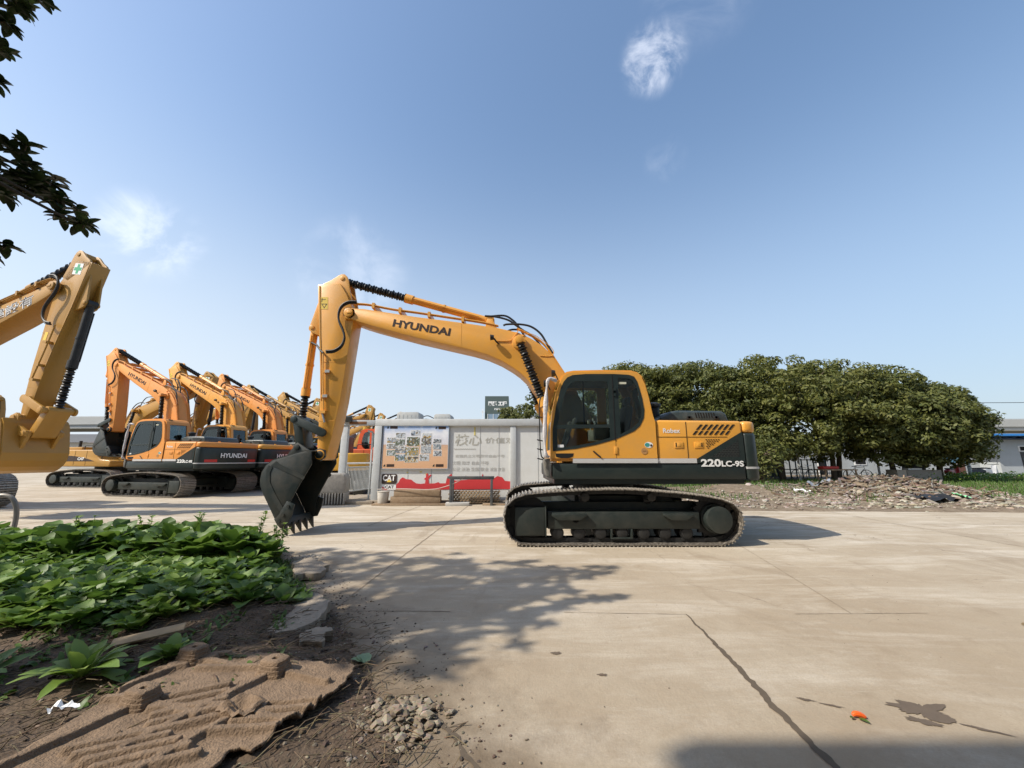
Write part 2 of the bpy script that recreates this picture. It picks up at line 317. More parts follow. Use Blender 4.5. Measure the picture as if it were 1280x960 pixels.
def excavator(label, group, loc, rz, pose=(0,0,0), paint=ORANGE, style='h', flip=False, bucketm=BUCKG, boomtext='HYUNDAI', side=1, cabs=True, arms=True, boots=True, scale=1.):
    root = empty('excavator', label, 'excavator', loc, rz, group); root.scale = (scale,)*3
    linkm = GREEN if style=='h' else paint
    for sy in (1,-1): track_side(root, sy, flip, STEEL)
    f = MB(); f.box(-.75,.75,-.95,.95,.45,.80); f.box(-1.0,-.4,-1.05,1.05,.36,.66); f.box(.4,1.0,-1.05,1.05,.36,.66); f.cyl((0,0,.78),(0,0,.98),.62,n=32); f.cyl((0,0,.96),(0,0,1.10),.70,n=32)
    f.build('undercarriage', FRAMEG, root, bevel=.02)
    # ---- poses
    a,b,c = pose; Fp=(.25,1.72); Bp=(5.535,4.65); Kp=(5.875,1.55)
    P1 = rot_about(a,Fp); P2 = P1 @ rot_about(b,Bp); P3 = P2 @ rot_about(c,Kp)
    tp = lambda M,p: (lambda q: (q.x,q.z))(M @ V((p[0],0,p[1])))
    # ---- upper body
    if style == 'h':
        f = MB(); f.box(-2.28,1.185,-1.33,1.33,1.10,1.385); bd = f.build('lower_skirt', GREEN, root, bevel=.03)
        f = MB(); f.box(-2.27,1.15,-1.26,1.26,1.02,1.12); f.build('turntable_plate', GREEN, bd)
        f = MB(); f.plate([(-.715,2.165),(-2.29,2.146),(-2.29,1.40),(-.715,1.40)], .52, 1.335); f.plate([(-.62,2.165),(-2.29,2.146),(-2.29,1.40),(-.62,1.40)], -1.335,-.52)
        f.box(-2.29,-.60,-.515,.515,1.4,2.13)
        f.plate([(-.60,1.40),(-.60,2.0),(.55,1.95),(1.12,1.6),(1.12,1.40)], -1.335,-.46)
        bh = f.build('engine_housing', paint, root, bevel=.045, seg=3)
        for s_ in (1,-1):
            e = 1.339*s_; y0,y1 = min(e,e-.02*s_),max(e,e-.02*s_)
            f = MB(); f.plate([(-1.43,1.47),(-2.25,1.935),(-2.284,1.935),(-2.284,1.39),(-1.40,1.39),(-1.40,1.47)], y0,y1); f.build('side_panel', GREEN, bh)
            f = MB(); yy = 1.3415*s_; f.plate([(-1.66,1.49),(-2.17,1.775),(-2.19,1.84),(-2.19,1.50)], min(yy,yy-.02*s_),max(yy,yy-.02*s_)); f.build('grille', GRILLE, bh)
            f = MB(); yy = 1.3405*s_
            for i in range(8):
                x = -1.40-.098*i
                if i < 7: f.plate([(x-.10,2.085),(x-.145,2.085),(x-.06+.0,1.995),(x-.015,1.995)] if 0 else [(x-.13,2.08),(x-.175,2.08),(x-.085,1.985),(x-.04,1.985)], yy-.001,yy+.001)
                if i < 7: f.plate([(x-.035,1.965),(x-.08,1.965),(x-.015,1.895),(x+.03,1.895)], yy-.001,yy+.001)
            f.build('vent_slots', HOLE, bh, smooth=False)  # thin dark plates paint the shade inside the slots; nothing is cut
            f = MB(); yy = 1.3405*s_
            for r_ in range(6):
                for q in range(6-r_): f.box(-1.63-.045*q-(r_%2)*.02,-1.60-.045*q-(r_%2)*.02, yy-.001,yy+.001, 1.80-.03*r_,1.812-.03*r_)
            f.build('vent_holes', HOLE, bh, smooth=False)
            f = MB(); f.box(-1.41,-.712, min(e,e+.004*s_),max(e,e+.004*s_),1.389,1.470); 
            if s_==1: f.box(-.700,.82, 1.362,1.366,1.389,1.468)
            else: f.box(-.705,.9,-1.343,-1.338,1.389,1.42)
            f.build('stripe', SILVER, bh, smooth=False)
            f = MB(); yy=1.338*s_
            for x in (-.716,-1.265): f.box(x-.004,x+.004,yy-.003,yy+.003,1.395,2.13)
            f.box(-2.0,-.72,yy-.0028,yy+.0028,1.852,1.857)
            f.build('panel_seam', HOLE, bh, smooth=False)
            for x0 in (-1.03,-1.39):
                f = MB(); f.box(x0-.16,x0,yy-.002,yy+.008,1.655,1.765); h = f.build('panel_latch', paint, bh, bevel=.003)
                f = MB(); f.box(x0-.115,x0-.045,yy-.002,yy+.012,1.68,1.74); f.build('latch_grip', paint, h, bevel=.003); f = MB(); f.box(x0-.04,x0-.02,yy,yy+.0095,1.675,1.75) if x0>-1.2 else f.box(x0-.145,x0-.125,yy,yy+.0095,1.675,1.75); f.build('latch_slot', HOLE, h)
        f = MB(); f.cyl((-.47,1.325,1.60),(-.47,1.366,1.60),.058,n=24); fc = f.build('filler_cap', mat('cap_bronze',(.42,.22,.08),.5), bh); f=MB(); f.box(-.50,-.44,1.366,1.368,1.597,1.603); f.build('key_slot', HOLE, fc)
        f = MB(); f.plate([(-.555+.075*cos(t_),1.71+.052*sin(t_)) for t_ in [i*pi/12 for i in range(24)]],1.3625,1.3645); bg = f.build('badge', WHITE, bh); f=MB(); f.plate([(-.53+.045*cos(t_),1.71+.038*sin(t_)) for t_ in [i*pi/12 for i in range(24)]],1.3645,1.3655); f.build('badge_emblem', mat('badge_teal',(.05,.28,.26),.4), bg); f=MB(); f.plate([(-.60+.02*cos(t_),1.70+.022*sin(t_)) for t_ in [i*pi/6 for i in range(12)]],1.3645,1.3658); f.build('badge_emblem', LETTER, bg)
        text('Robex', .31,.085, face((-.842,1.3405,1.925),'+y'), WHITE, bh, bold=.02)
        text('220', .36,.135, face((-1.478,1.3435,1.325),'+y'), WHITE, bh, bold=.035)
        text('LC-9S', .40,.105, face((-1.845,1.3435,1.325),'+y'), WHITE, bh, bold=.035)
        text('220LC-9S', .80,.12, face((-2.26,-1.3435,1.325),'-y'), WHITE, bh, bold=.035)
        # counterweight
        plan = [(-2.296,1.345),(-2.44,1.345),(-2.53,1.30),(-2.585,1.2),(-2.66,.9),(-2.72,.45),(-2.74,0)]
        plan += [(x,-y) for x,y in plan[-2::-1]]
        f = MB(); f.plate(plan,1.085,1.932,axis='z'); cw = f.build('counterweight', GREEN, root, bevel=.05, seg=3)
        pl2 = [(x*1.001 if x<-2.3 else x, y*1.0) for x,y in plan]
        f = MB(); f.plate(pl2,1.934,2.142,axis='z'); f.build('counterweight_top', paint, cw, bevel=.06, seg=3)
        pl3 = [((x+2.3)*1.02-2.3+(-.004 if x<-2.4 else 0), y*1.003) for x,y in plan]
        f = MB(); f.plate(pl3,1.287,1.325,axis='z'); f.build('stripe', SILVER, cw)
        f = MB()
        for s_ in (1,-1):
            f.plate([(-2.696,s_*.70),(-2.670,s_*.9),(-2.606,s_*1.16),(-2.58,s_*1.14),(-2.64,s_*.9),(-2.67,s_*.7)],1.345,1.455,axis='z'); f.build('reflector', REDM, cw); f = MB()
        text('HYUNDAI',1.20,.19, face((-2.748,.62,1.52),'-x'), WHITE, cw, bold=.03)
        for y_ in (.5,-.5): f = MB(); f.cyl((-2.45,y_,2.13),(-2.45,y_,2.19),.04); f.build('lifting_eye', paint, cw)
        # hood, precleaner, rails
        f = MB(); f.plate([(-.94,2.13),(-.95,2.27),(-1.152,2.36),(-1.291,2.385),(-2.15,2.375),(-2.23,2.33),(-2.28,2.13)],-.55,.98); hd = f.build('engine_hood', DGLOSS, root, bevel=.05, seg=3)
        f = MB()
        for i in range(8): f.plate([(-1.62-.05*i,2.34),(-1.645-.05*i,2.34),(-1.665-.05*i,2.235),(-1.64-.05*i,2.235)],.979,.982)
        f.build('hood_vents', HOLE, hd, smooth=False)
        for x in (-1.50,-2.02): f = MB(); f.ob((x,.985,2.24),(.09,.03,.07)); f.cyl((x,.97,2.25),(x,1.0,2.25),.03); f.build('hood_latch', BLACK, hd, bevel=.005)
        f = MB(); f.cyl((-1.0,.55,2.10),(-1.0,.55,2.52),.10,n=24); f.cyl((-1.0,.55,2.50),(-1.0,.55,2.57),.135,n=24); f.cyl((-1.0,.55,2.57),(-1.0,.55,2.60),.12,.05,n=24); f.build('air_precleaner', BLACK, root, bevel=.006)
        f = MB(); f.cyl((-1.8,-.9,2.1),(-1.8,-.9,2.55),.06); f.build('exhaust_pipe', BLACK, root)
    else:
        f = MB(); f.plate([(-2.7,1.08),(1.55,1.08),(1.62,1.2),(1.62,1.36),(1.50,1.42),(.95,1.46),(.75,1.62),(.72,1.97),(-2.72,1.97)], -1.35,-.45)
        f.plate([(-2.7,1.08),(1.2,1.08),(1.2,1.40),(-.72,1.45),(-.72,1.97),(-2.72,1.97)], .45,1.35)
        f.box(-2.7,-.6,-.445,.445,1.08,1.95)
        bd = f.build('body', paint, root, bevel=.05, seg=3)
        for s_ in (1,-1):
            yy = 1.353*s_; hx = .62 if s_==-1 else -.80
            f = MB(); top=[(-2.64,1.66)]+[(hx-2.0*(1-i/8.)**1 , 1.36+.30*(1-(i/8.)**2.2)) for i in range(1,9)]+[(-2.64,1.355)]
            f.plate(top, yy-.003,yy+.003); f.build('side_stripe', LETTER, bd)
            f = MB()
            for x in (-1.7,-.7,.05): 
                if s_==-1 or x<-.72: f.box(x-.004,x+.004,yy-.0045,yy+.0045,1.15,1.92)
            f.build('panel_seam', HOLE, bd, smooth=False)
        text('320CL',.62,.13, face((-1.9,-1.3575,1.42),'-y'), WHITE, bd, bold=.02, shear=.2)
        text('CAT',.42,.15, face((-.48,-1.3575,1.42),'-y'), WHITE, bd, bold=.03, shear=.1)
        text('CAT',.42,.15, face((-1.2,1.3575,1.42),'+y'), WHITE, bd, bold=.03)
        plan = [(-2.73,1.345),(-2.85,1.25),(-2.95,.9),(-3.02,0)]; plan += [(x,-y) for x,y in plan[-2::-1]]
        f = MB(); f.plate(plan,1.08,1.96,axis='z'); cw = f.build('counterweight', paint, root, bevel=.06, seg=3)
        text('CAT',.75,.28, face((-3.022,.37,1.5),'-x'), LETTER, cw, bold=.03)
        f = MB(); f.box(-2.4,-1.0,-.9,.5,1.95,2.14); f.build('engine_hood', paint, root, bevel=.04)
        f = MB(); f.cyl((-1.9,-.4,2.1),(-1.9,-.4,2.5),.07); f.build('exhaust_pipe', BLACK, root)
        f = MB(); f.tube(crv([(.9,-1.25,1.45),(.9,-1.25,2.1),(.8,-1.25,2.2),(-.2,-1.25,2.2),(-.3,-1.25,2.1),(-.3,-1.25,1.97)],4),.02); f.tube([(.3,-1.25,2.2),(.3,-1.25,1.97)],.018); f.build('handrail', BLACK, root)
    # ---- cab
    if cabs:
        frm = DARKFR
        f = MB(); f.plate(CAB,1.30,1.360, holes=[[(p[0]-(.0),p[1]) for p in DOOR]]); f.plate(CAB,.34,.385, holes=[GL1,GL3])
        yb = [(x,z) for x,z in CAB]
        f.strip(yb[4:13],.385,1.30,-.045); f.box(-.70,1.2,.385,1.30,1.42,1.50)
        f.plate([(-.655,2.25),(-.70,2.10),(-.70,1.475),(-.66,1.475),(-.66,2.10),(-.62,2.25)],.385,1.30)
        f.strip([(-.51,2.96),(-.555,2.85)],.385,1.30,-.04)
        f.strip([(-.555,2.86),(-.66,2.24)],.385,.50,-.04); f.strip([(-.555,2.86),(-.66,2.24)],1.18,1.30,-.04)
        for y in (.385,1.26):
            f.strip([(1.223,1.474),(1.212,1.978),(1.167,2.344),(1.095,2.664),(1.0,2.921)],y,y+.045,.05)
        f.strip([(1.223,1.474),(1.221,1.62)],.385,1.30,.04)
        cb = f.build('cab', paint, root, bevel=.0)
        f = MB(); f.plate([(p[0],p[1]) for p in DOOR],1.335,1.366, holes=[GL1,GL2,GL3]); dr = f.build('door', frm, cb)
        f = MB(); f.box(.035,.05,1.36,1.372,1.79,3.0); f.build('door_seam', HOLE, dr)
        f = MB(); f.box(-.01,.03,1.362,1.385,2.60,2.76); f.box(-.01,.03,1.362,1.385,2.66,2.70); f.build('hinge', frm, dr)
        f = MB()
        for g in (GL1,GL2,GL3): f.plate(g,1.343,1.347)
        f.build('window', GLASS, cb)
        f = MB(); f.plate(GL1,.36,.364); f.plate(GL3,.36,.364); f.build('window', GLASS, cb)
        f = MB(); f.strip([(-.56,2.85),(-.66,2.25)],.50,1.18,-.008); f.build('window', GLASS, cb)
        f = MB(); f.strip([(1.20,1.62),(1.19,1.978),(1.145,2.344),(1.075,2.664),(.985,2.92)],.43,1.26,.006); f.build('window', GLASS, cb)
        f = MB(); f.box(.575,.60,1.33,1.345,2.08,2.885); f.build('window_divider', BLACK, cb)
        f = MB(); f.box(.975,1.085,1.347,1.349,1.665,1.715); f.build('sticker', WHITE, cb); 
        f = MB(); f.box(-.22,-.08+.0,1.348,1.350,2.83,2.87); f.build('sticker', mat('pale_sticker',(.55,.55,.42),.5), cb)
        # seat and controls
        f = MB(); f.ob((-.05,.82,1.86),(.50,.50,.14)); f.ob((-.30,.82,2.17),(.14,.48,.62),(0,R(-12),0)); f.ob((-.36,.82,2.56),(.10,.28,.20),(0,R(-12),0)); f.ob((-.05,.82,1.66),(.36,.36,.30)); f.build('seat', SEAT, cb, bevel=.04)
        for y_ in (1.12,.52): f = MB(); f.ob((.12,y_,1.92),(.50,.13,.22)); f.tube([(.30,y_,2.0),(.33,y_,2.18)],.018); f.ob((.34,y_,2.21),(.06,.05,.09)); f.build('armrest_console', PALEIN, cb, bevel=.015)
        f = MB(); f.ob((.80,.55,1.95),(.10,.2,.5),(0,R(-20),0)); f.tube([(.95,.72,1.55),(.80,.72,1.9)],.02); f.tube([(.95,.92,1.55),(.80,.92,1.9)],.02); f.ob((.66,.55,2.18),(.05,.26,.2),(0,R(-20),0)); f.build('dashboard', INTER, cb, bevel=.01)
        f = MB(); f.box(-.5,.9,.42,1.28,2.93,2.99); f.build('headliner', INTER, cb); f = MB(); f.box(-.55,-.45,.4,1.29,1.5,1.95); f.build('rear_trim', INTER, cb)
        if style == 'h':
            f = MB(); f.plate([(1.13,1.56),(.80,1.56),(.82,1.50),(.90,1.475),(1.02,1.475),(1.12,1.50)],1.355,1.364); f.build('step_recess', HOLE, cb)
            f = MB(); f.tube([(.45,1.375,1.60),(.32,1.375,1.49)],.013); f.build('door_handle', BLACK, cb)
            f = MB(); f.box(.01,.07,1.36,1.375,1.55,1.68); f.build('hinge', paint, cb, bevel=.004)
            f = MB(); f.box(.031,.037,1.357,1.362,1.475,1.79); f.build('door_seam', HOLE, cb)
            f = MB(); f.tube(crv([(1.08,1.38,2.88),(1.22,1.42,2.92),(1.27,1.42,2.75),(1.30,1.42,2.35),(1.32,1.42,1.9),(1.31,1.42,1.55),(1.25,1.37,1.50)],6), lambda t:.022+.022*abs(sin(7*t+1))*(.3+.7*sin(pi*t))+.008*sin(31*t)); f.build('wrapped_handrail', PLAST, cb)
            f = MB()
            for x,y,z in ((1.02,.62,3.20),(1.18,.55,3.0)):
                f = MB(); f.cyl((x,y,z),(x+.07,y,z),.06,.075,n=14); f.tube([(x,y,z),(x-.06,y,z-.14)],.012); f.build('work_lamp', BLACK, cb)
            f = MB(); f.plate([(1.223,1.47),(1.23,1.12),(1.30,1.16),(1.34,1.38),(1.34,1.47)],1.0,1.34); f.build('corner_step', mat('grey_cast',(.12,.12,.11),.6,dust=.3), cb, bevel=.02)
            f = MB(); f.tube(crv([(1.34,1.36,1.47),(1.40,1.40,1.6),(1.41,1.40,2.4),(1.37,1.40,2.6)],4),.012)
            for z in (1.45,1.62,1.78,2.2): f.tube([(1.36,1.38,z),(1.46,1.42,z+.02)],.011)
            f.build('mirror_bracket', BLACK, cb)
            f = MB(); f.tube([(-.18,1.0,3.06),(-.30,1.0,3.18)],.008); f.ob((-.43,1.1,3.06),(.10,.14,.05)); f.build('roof_antenna', BLACK, cb)
    if not arms: return root
    # ---- boom
    w = .30 if style=='h' else .26; aw = .235 if style=='h' else .185
    f = MB(); f.plate(BOOM,-w,w); bo = f.build('boom', paint, root, bevel=.012, pose=P1)
    f = MB()
    for s_ in (1,-1):
        f = MB(); f.cyl((5.535,s_*.20,4.65),(5.535,s_*.345,4.65),.10,n=20); f.box(5.44,5.56,min(s_*.33,s_*.355),max(s_*.33,s_*.355),4.62,4.68); f.build('pivot_boss', paint, bo, bevel=.006, pose=P1)
        f = MB(); f.cyl((1.756,s_*.28,3.958),(1.756,s_*.36,3.958),.15,n=24); f.cyl((1.756,s_*.3,3.958),(1.756,s_*.60,3.958),.085,n=20); f.build('pivot_boss', paint, bo, bevel=.006, pose=P1)
        f = MB(); f.plate([(2.52,4.33),(2.46,4.60),(2.36,4.60),(2.22,4.28)],s_*.12-.03,s_*.12+.03); f.build('cylinder_lug', paint, bo, bevel=.006, pose=P1)
    f = MB(); f.cyl((.25,-.36,1.72),(.25,.36,1.72),.12,n=20); f.build('foot_pin', paint, bo, bevel=.006, pose=P1)
    f = MB()
    for dy in (.30,.26,.22):
        for s_ in (1,-1):
            f.tube([(p[0],s_*dy,p[1]+.02*(dy-.26)) for p in crv([(5.464,4.86),(5.357,4.87),(5.087,4.847),(4.581,4.744),(4.043,4.668),(3.328,4.556),(2.617,4.444),(2.21,4.351)],4)],.015,6)
            f.tube([(p[0],s_*(dy-.02),p[1]+.03) for p in crv([(1.80,4.27),(1.56,4.15),(1.27,3.97),(1.08,3.74),(.82,3.32),(.5,2.8)],4)],.016,6)
    for x,z in ((5.0,4.79),(4.4,4.68),(3.75,4.58),(3.0,4.47)): f.box(x-.03,x+.03,-.32,.32,z-.03,z+.09)
    f.build('hydraulic_pipe', paint, bo, pose=P1)
    f = MB()
    for y,h in ((.15,[(2.524,4.632),(2.271,4.613),(2.0,4.537),(1.838,4.424),(1.623,4.262)]),(-.1,[(2.431,4.72),(2.096,4.738),(1.91,4.64),(1.762,4.475),(1.6,4.2)]),(.28,[(2.10,4.36),(2.016,4.388),(1.733,4.388),(1.487,4.332),(1.277,4.166),(1.141,3.929),(1.02,3.72)]),(-.25,[(2.1,4.36),(1.9,4.45),(1.6,4.40),(1.35,4.2),(1.1,3.85)])):
        f.tube([(p[0],y,p[1]) for p in crv(h,5)],.024,8)
    f.build('hydraulic_hose', BLACK, bo, pose=P1)
    f = MB(); f.tube([(p[0],.315,p[1]) for p in crv([(2.25,4.0),(2.0,4.0),(1.9,4.05),(1.75,4.25),(1.65,4.22)],5)],.010,6); f.tube([(p[0],.307,p[1]) for p in crv([(1.70,4.10),(1.50,4.16),(1.25,4.02),(1.02,3.80),(1.05,3.66),(1.3,3.66)],5)],.008,6); f.build('wiring', paint, bo, pose=P1)
    f = MB(); f.cyl((2.30,.42,4.04),(2.38,.42,4.04),.05,.065,n=14); f.tube([(2.30,.42,4.02),(2.24,.36,3.95),(2.2,.305,3.93)],.018); f.build('work_lamp', BLACK, bo, pose=P1)
    f = MB()
    f.box(3.02,3.028,w-.001,w+.0025,3.86,4.40); f.build('weld_seam', paint, bo, pose=P1)
    if boomtext:
        cjk = boomtext != 'HYUNDAI'
        if side > 0: M = face((4.55,w+.004,4.33),'+y',-math.atan2(.22,1.274)); 
        else: M = face((3.15,-w-.004,4.03) if cjk else (3.25,-w-.004,4.12),'-y',math.atan2(.22,1.274))
        if cjk:
            text(boomtext,1.80,.29, M, WHITE, bo, pose=P1, bold=.03)
            text(boomtext,1.78,.28, M @ Matrix.Translation((.01,.005,.003)), LETTER, bo, pose=P1, bold=-.012)
        else:
            text(boomtext,1.29,.175, M, LETTER, bo, pose=P1, bold=.035)
            M = face((3.25,-w-.004,4.12),'-y',math.atan2(.22,1.274)) if side>0 else face((4.55,w+.004,4.33),'+y',-math.atan2(.22,1.274))
            text(boomtext,1.29,.175, M, LETTER, bo, pose=P1, bold=.035)
    # ---- arm
    f = MB(); f.plate(ARM,-aw,aw); ar = f.build('arm', paint, root, bevel=.012, pose=P2)
    f = MB()
    for s_ in (1,-1):
        f = MB(); f.plate(RIDGE,s_*.16-.025,s_*.16+.025); f.build('cylinder_bracket', paint, ar, bevel=.006, pose=P2)
        f = MB(); f.plate(ARMBR,s_*.11-.022,s_*.11+.022); f.build('pivot_bracket', paint, ar, bevel=.006, pose=P2)
        f = MB(); f.cyl((5.535,s_*.23,4.65),(5.535,s_*.30,4.65),.14,n=20); f.build('pivot_boss', paint, ar, bevel=.006, pose=P2)
    for a_ in (((5.80,-.20,5.53),(5.80,.20,5.53),.05),((6.41,-.15,4.37),(6.41,.15,4.37),.05),((5.875,-.33,1.55),(5.875,.33,1.55),.10),((5.881,-.30,2.003),(5.881,.30,2.003),.07)):
        f = MB(); f.cyl(*a_,n=20); f.build('pin', paint, ar, bevel=.006, pose=P2)
    f = MB()
    for s_ in (1,-1):
        f.plate([(6.29,5.32),(6.26,5.32),(6.15,4.2),(6.05,3.4),(5.99,2.7),(6.01,2.7),(6.09,3.5),(6.18,4.2)],min(s_*aw,s_*(aw+.01)),max(s_*aw,s_*(aw+.01)))
        f.box(5.53,6.02,min(s_*aw,s_*(aw+.0035)),max(s_*aw,s_*(aw+.0035)),3.53,3.542); f.box(5.68,6.0,min(s_*aw,s_*(aw+.0035)),max(s_*aw,s_*(aw+.0035)),2.25,2.262)
    f.build('weld_seam', paint, ar, pose=P2)
    f = MB()
    for s_ in (1,-1): f.tube([(p[0],s_*.275,p[1]) for p in crv([(6.03,3.74),(5.99,3.2),(5.92,2.6),(5.90,2.45)],4)],.016,6); 
    for z in (3.32,2.78,2.44): f.box(5.86,5.98,aw,.30,z-.03,z+.03); f.box(5.86,5.98,-.30,-aw,z-.03,z+.03)
    f.build('hydraulic_pipe', paint if style!='h' else paint, ar, pose=P2)
    f = MB()
    for z in (3.32,2.78): f.box(5.84,5.94,.30,.31,z-.03,z+.03)
    f.cyl((5.93,.27,2.42),(5.86,.27,2.22),.02); f.build('pipe_clamp', mat('galvanised',(.42,.42,.40),.4,metal=.7), ar, pose=P2)
    f = MB()
    for dy in (0,.05):
        f.tube([(p[0],.31+dy*.4,p[1]+dy*.7) for p in crv([(5.375,4.87),(5.553,4.866),(5.688,4.781),(5.746,4.631),(5.73,4.444),(5.623,4.222),(5.573,4.038),(5.627,3.856),(5.775,3.748),(5.947,3.73)],5)],.022,8)
    f.tube([(6.02,.29,3.73),(6.1,.25,3.79),(6.26,.12,3.95),(6.45,.08,4.05)],.022,8)
    if side < 0:
        for dy in (0,.05):
            f.tube([(p[0],-.31-dy*.4,p[1]+dy*.7) for p in crv([(5.375,4.87),(5.553,4.866),(5.688,4.781),(5.746,4.631),(5.73,4.444),(5.623,4.222),(5.573,4.038),(5.627,3.856),(5.775,3.748),(5.947,3.73)],5)],.022,8)
    f.build('hydraulic_hose', BLACK, ar, pose=P2)
    if style=='h' or side<0:
        ys = (aw+.0022)*side
        f = MB()
        if style=='h':
            f.plate([(6.225,5.05),(6.065,5.05),(6.04,4.76),(6.20,4.76)],min(ys,ys-.001),max(ys,ys+.001)); st = f.build('warning_sticker', YELL, ar, pose=P2)
            f = MB(); y2 = ys+.0025*side
            f.plate([(6.20,4.89),(6.06,4.89),(6.125,4.78)],min(ys,y2),max(ys,y2),holes=[[(6.175,4.875),(6.085,4.875),(6.127,4.805)]]); f.box(6.185,6.20,min(ys,y2),max(ys,y2),4.93,5.02); f.box(6.11,6.20,min(ys,y2),max(ys,y2),4.98,4.995); f.build('warning_symbol', LETTER, st, pose=P2)
        else:
            ys = -(aw+.0022)
            f.plate([(6.08,5.30),(5.80,5.30),(5.80,5.02),(6.08,5.02)],ys-.001,ys); st = f.build('safety_sticker', WHITE, ar, pose=P2)
            f = MB(); f.box(5.90,5.98,ys-.003,ys,5.04,5.28); f.box(5.82,6.06,ys-.0032,ys,5.12,5.20); f.build('green_cross', PGREEN, st, pose=P2)
            f = MB(); f.box(5.62,5.72,ys-.002,ys,3.35,3.56); f.build('warning_sticker', YELL, ar, pose=P2)
    # ---- linkage and bucket
    Lp = tp(P2,(5.881,2.003)); E = tp(P3,(6.362,1.70)); d = math.dist(Lp,E); r1,r2 = .671,.60
    d = min(d, r1+r2-.01); aa = (r1*r1-r2*r2+d*d)/(2*d); hh = math.sqrt(max(r1*r1-aa*aa,0)); u = ((E[0]-Lp[0])/d,(E[1]-Lp[1])/d)
    A = (Lp[0]+aa*u[0]-hh*u[1], Lp[1]+aa*u[1]+hh*u[0])
    A2 = (Lp[0]+aa*u[0]+hh*u[1], Lp[1]+aa*u[1]-hh*u[0])
    C0 = tp(P2,(6.41,4.37)); 
    if math.dist(A2,C0) < math.dist(A,C0): A = A2
    def linkbar(mb, p, q, y0, y1, r):
        d_ = (V(q)-V(p)); a_ = math.atan2(d_.y,d_.x)
        mb.plate(circ(p,r,10,a_+pi/2,a_+3*pi/2)+circ(q,r,10,a_-pi/2,a_+pi/2), y0, y1)
    f = MB()
    for s_ in (1,-1): linkbar(f, Lp, A, s_*.283-.025, s_*.283+.025, .085)
    f.cyl((A[0],-.32,A[1]),(A[0],.32,A[1]),.065)
    f.build('bucket_lever', linkm, root, bevel=.008)
    f = MB(); linkbar(f, A, E, -.20,.20,.09); f.build('bucket_link', linkm, root, bevel=.008)
    f = MB(); pts = BUCKET; f.strip(pts[:13], -.534,.534, .028); bk = f.build('bucket', bucketm, root, pose=P3)
    for s_ in (1,-1): f = MB(); f.plate(pts, s_*.55-.018, s_*.55+.018); f.build('side_plate', bucketm, bk, bevel=.006, pose=P3)
    f = MB()
    for s_ in (1,-1):
        f.plate([(6.40,1.50),(6.25,1.67),(6.36,1.80),(6.45,1.72),(6.62,1.46)],s_*.25-.03,s_*.25+.03)
        f.plate([(5.86,1.42),(5.76,1.50),(5.78,1.64),(5.90,1.68),(6.05,1.60),(6.36,1.80),(6.45,1.72),(6.30,1.54)],s_*.29-.03,s_*.29+.03)
    f.cyl((5.875,-.36,1.55),(5.875,.36,1.55),.075,n=20); f.cyl((6.362,-.34,1.70),(6.362,.34,1.70),.06)
    f.build('bucket_ears', bucketm, bk, bevel=.006, pose=P3)
    for s_ in (1,-1):
        f = MB(); a0,a1 = min(s_*.566,s_*.578),max(s_*.566,s_*.578)
        f.plate([(6.60,1.42),(6.52,1.36),(6.0,1.12),(6.03,1.06),(6.60,1.30),(6.70,1.33)],a0,a1)
        f.plate([(6.74,1.34),(6.78,1.25),(6.76,1.0),(6.62,.72),(6.40,.44),(6.34,.50),(6.54,.78),(6.68,1.02),(6.70,1.2),(6.66,1.3)],a0,a1); f.build('wear_strip', bucketm, bk, pose=P3)
    for s_ in (1,-1):
        f = MB(); f.plate([(6.29,.66),(6.14,.60),(6.17,.40),(6.24,.22),(6.42,.20),(6.50,.32),(6.42,.40)],s_*.585-.018,s_*.585+.018); sc_ = f.build('side_cutter', bucketm, bk, bevel=.005, pose=P3)
        f = MB()
        for p in ((6.25,.56),(6.33,.40),(6.40,.28)): f.cyl((p[0],s_*.55,p[1]),(p[0],s_*.625,p[1]),.028,n=8)
        f.build('bolt', bucketm, sc_, pose=P3)
    f = MB(); f.plate([(6.47,.28),(6.38,.15),(6.32,.19),(6.38,.32)],-.56,.56); f.build('cutting_edge', bucketm, bk, bevel=.005, pose=P3)
    for i in range(5):
        y = -.50+i*.25; f = MB()
        b_ = len(f.v)
        f.v += [V((6.44,y-.04,.24)),V((6.44,y+.04,.24)),V((6.30,y+.04,.22)),V((6.30,y-.04,.22)),V((6.375,y-.034,.13)),V((6.375,y+.034,.13)),V((6.285,y+.034,.13)),V((6.285,y-.034,.13)),V((6.275,y-.010,-.02)),V((6.275,y+.010,-.02)),V((6.255,y+.010,-.018)),V((6.255,y-.010,-.018))]
        for q in (0,4): f.f += [(b_+q+0,b_+q+1,b_+q+5,b_+q+4),(b_+q+1,b_+q+2,b_+q+6,b_+q+5),(b_+q+2,b_+q+3,b_+q+7,b_+q+6),(b_+q+3,b_+q+0,b_+q+4,b_+q+7)]
        f.f += [(b_,b_+1,b_+2,b_+3),(b_+8,b_+9,b_+10,b_+11)]
        f.build('tooth', bucketm, bk, bevel=.004, pose=P3)
    # ---- hydraulic cylinders
    cyp = paint
    tip = tp(P1,(1.756,3.958)); base = (.80,1.36); L0 = math.dist((1.756,3.958),base)
    for s_ in (1,-1): cylinder(root, base, tip, .085, min(.92,1.42/math.dist(base,tip)), s_*.48, cyp, boots)
    b1 = tp(P1,(2.41,4.56)); t1 = tp(P2,(5.80,5.53)); cylinder(root, b1, t1, .085, min(.95,2.02/math.dist(b1,t1)), 0, cyp, boots)
    b2 = tp(P2,(6.41,4.37)); cylinder(root, b2, A, .078, min(.95,1.53/math.dist(b2,A)), 0, (cyp if style=='h' else BLACK), boots)
    return root

main = excavator('clean orange excavator with green bucket standing alone in the middle of the yard', None, (1.91,8.4,0), pi)

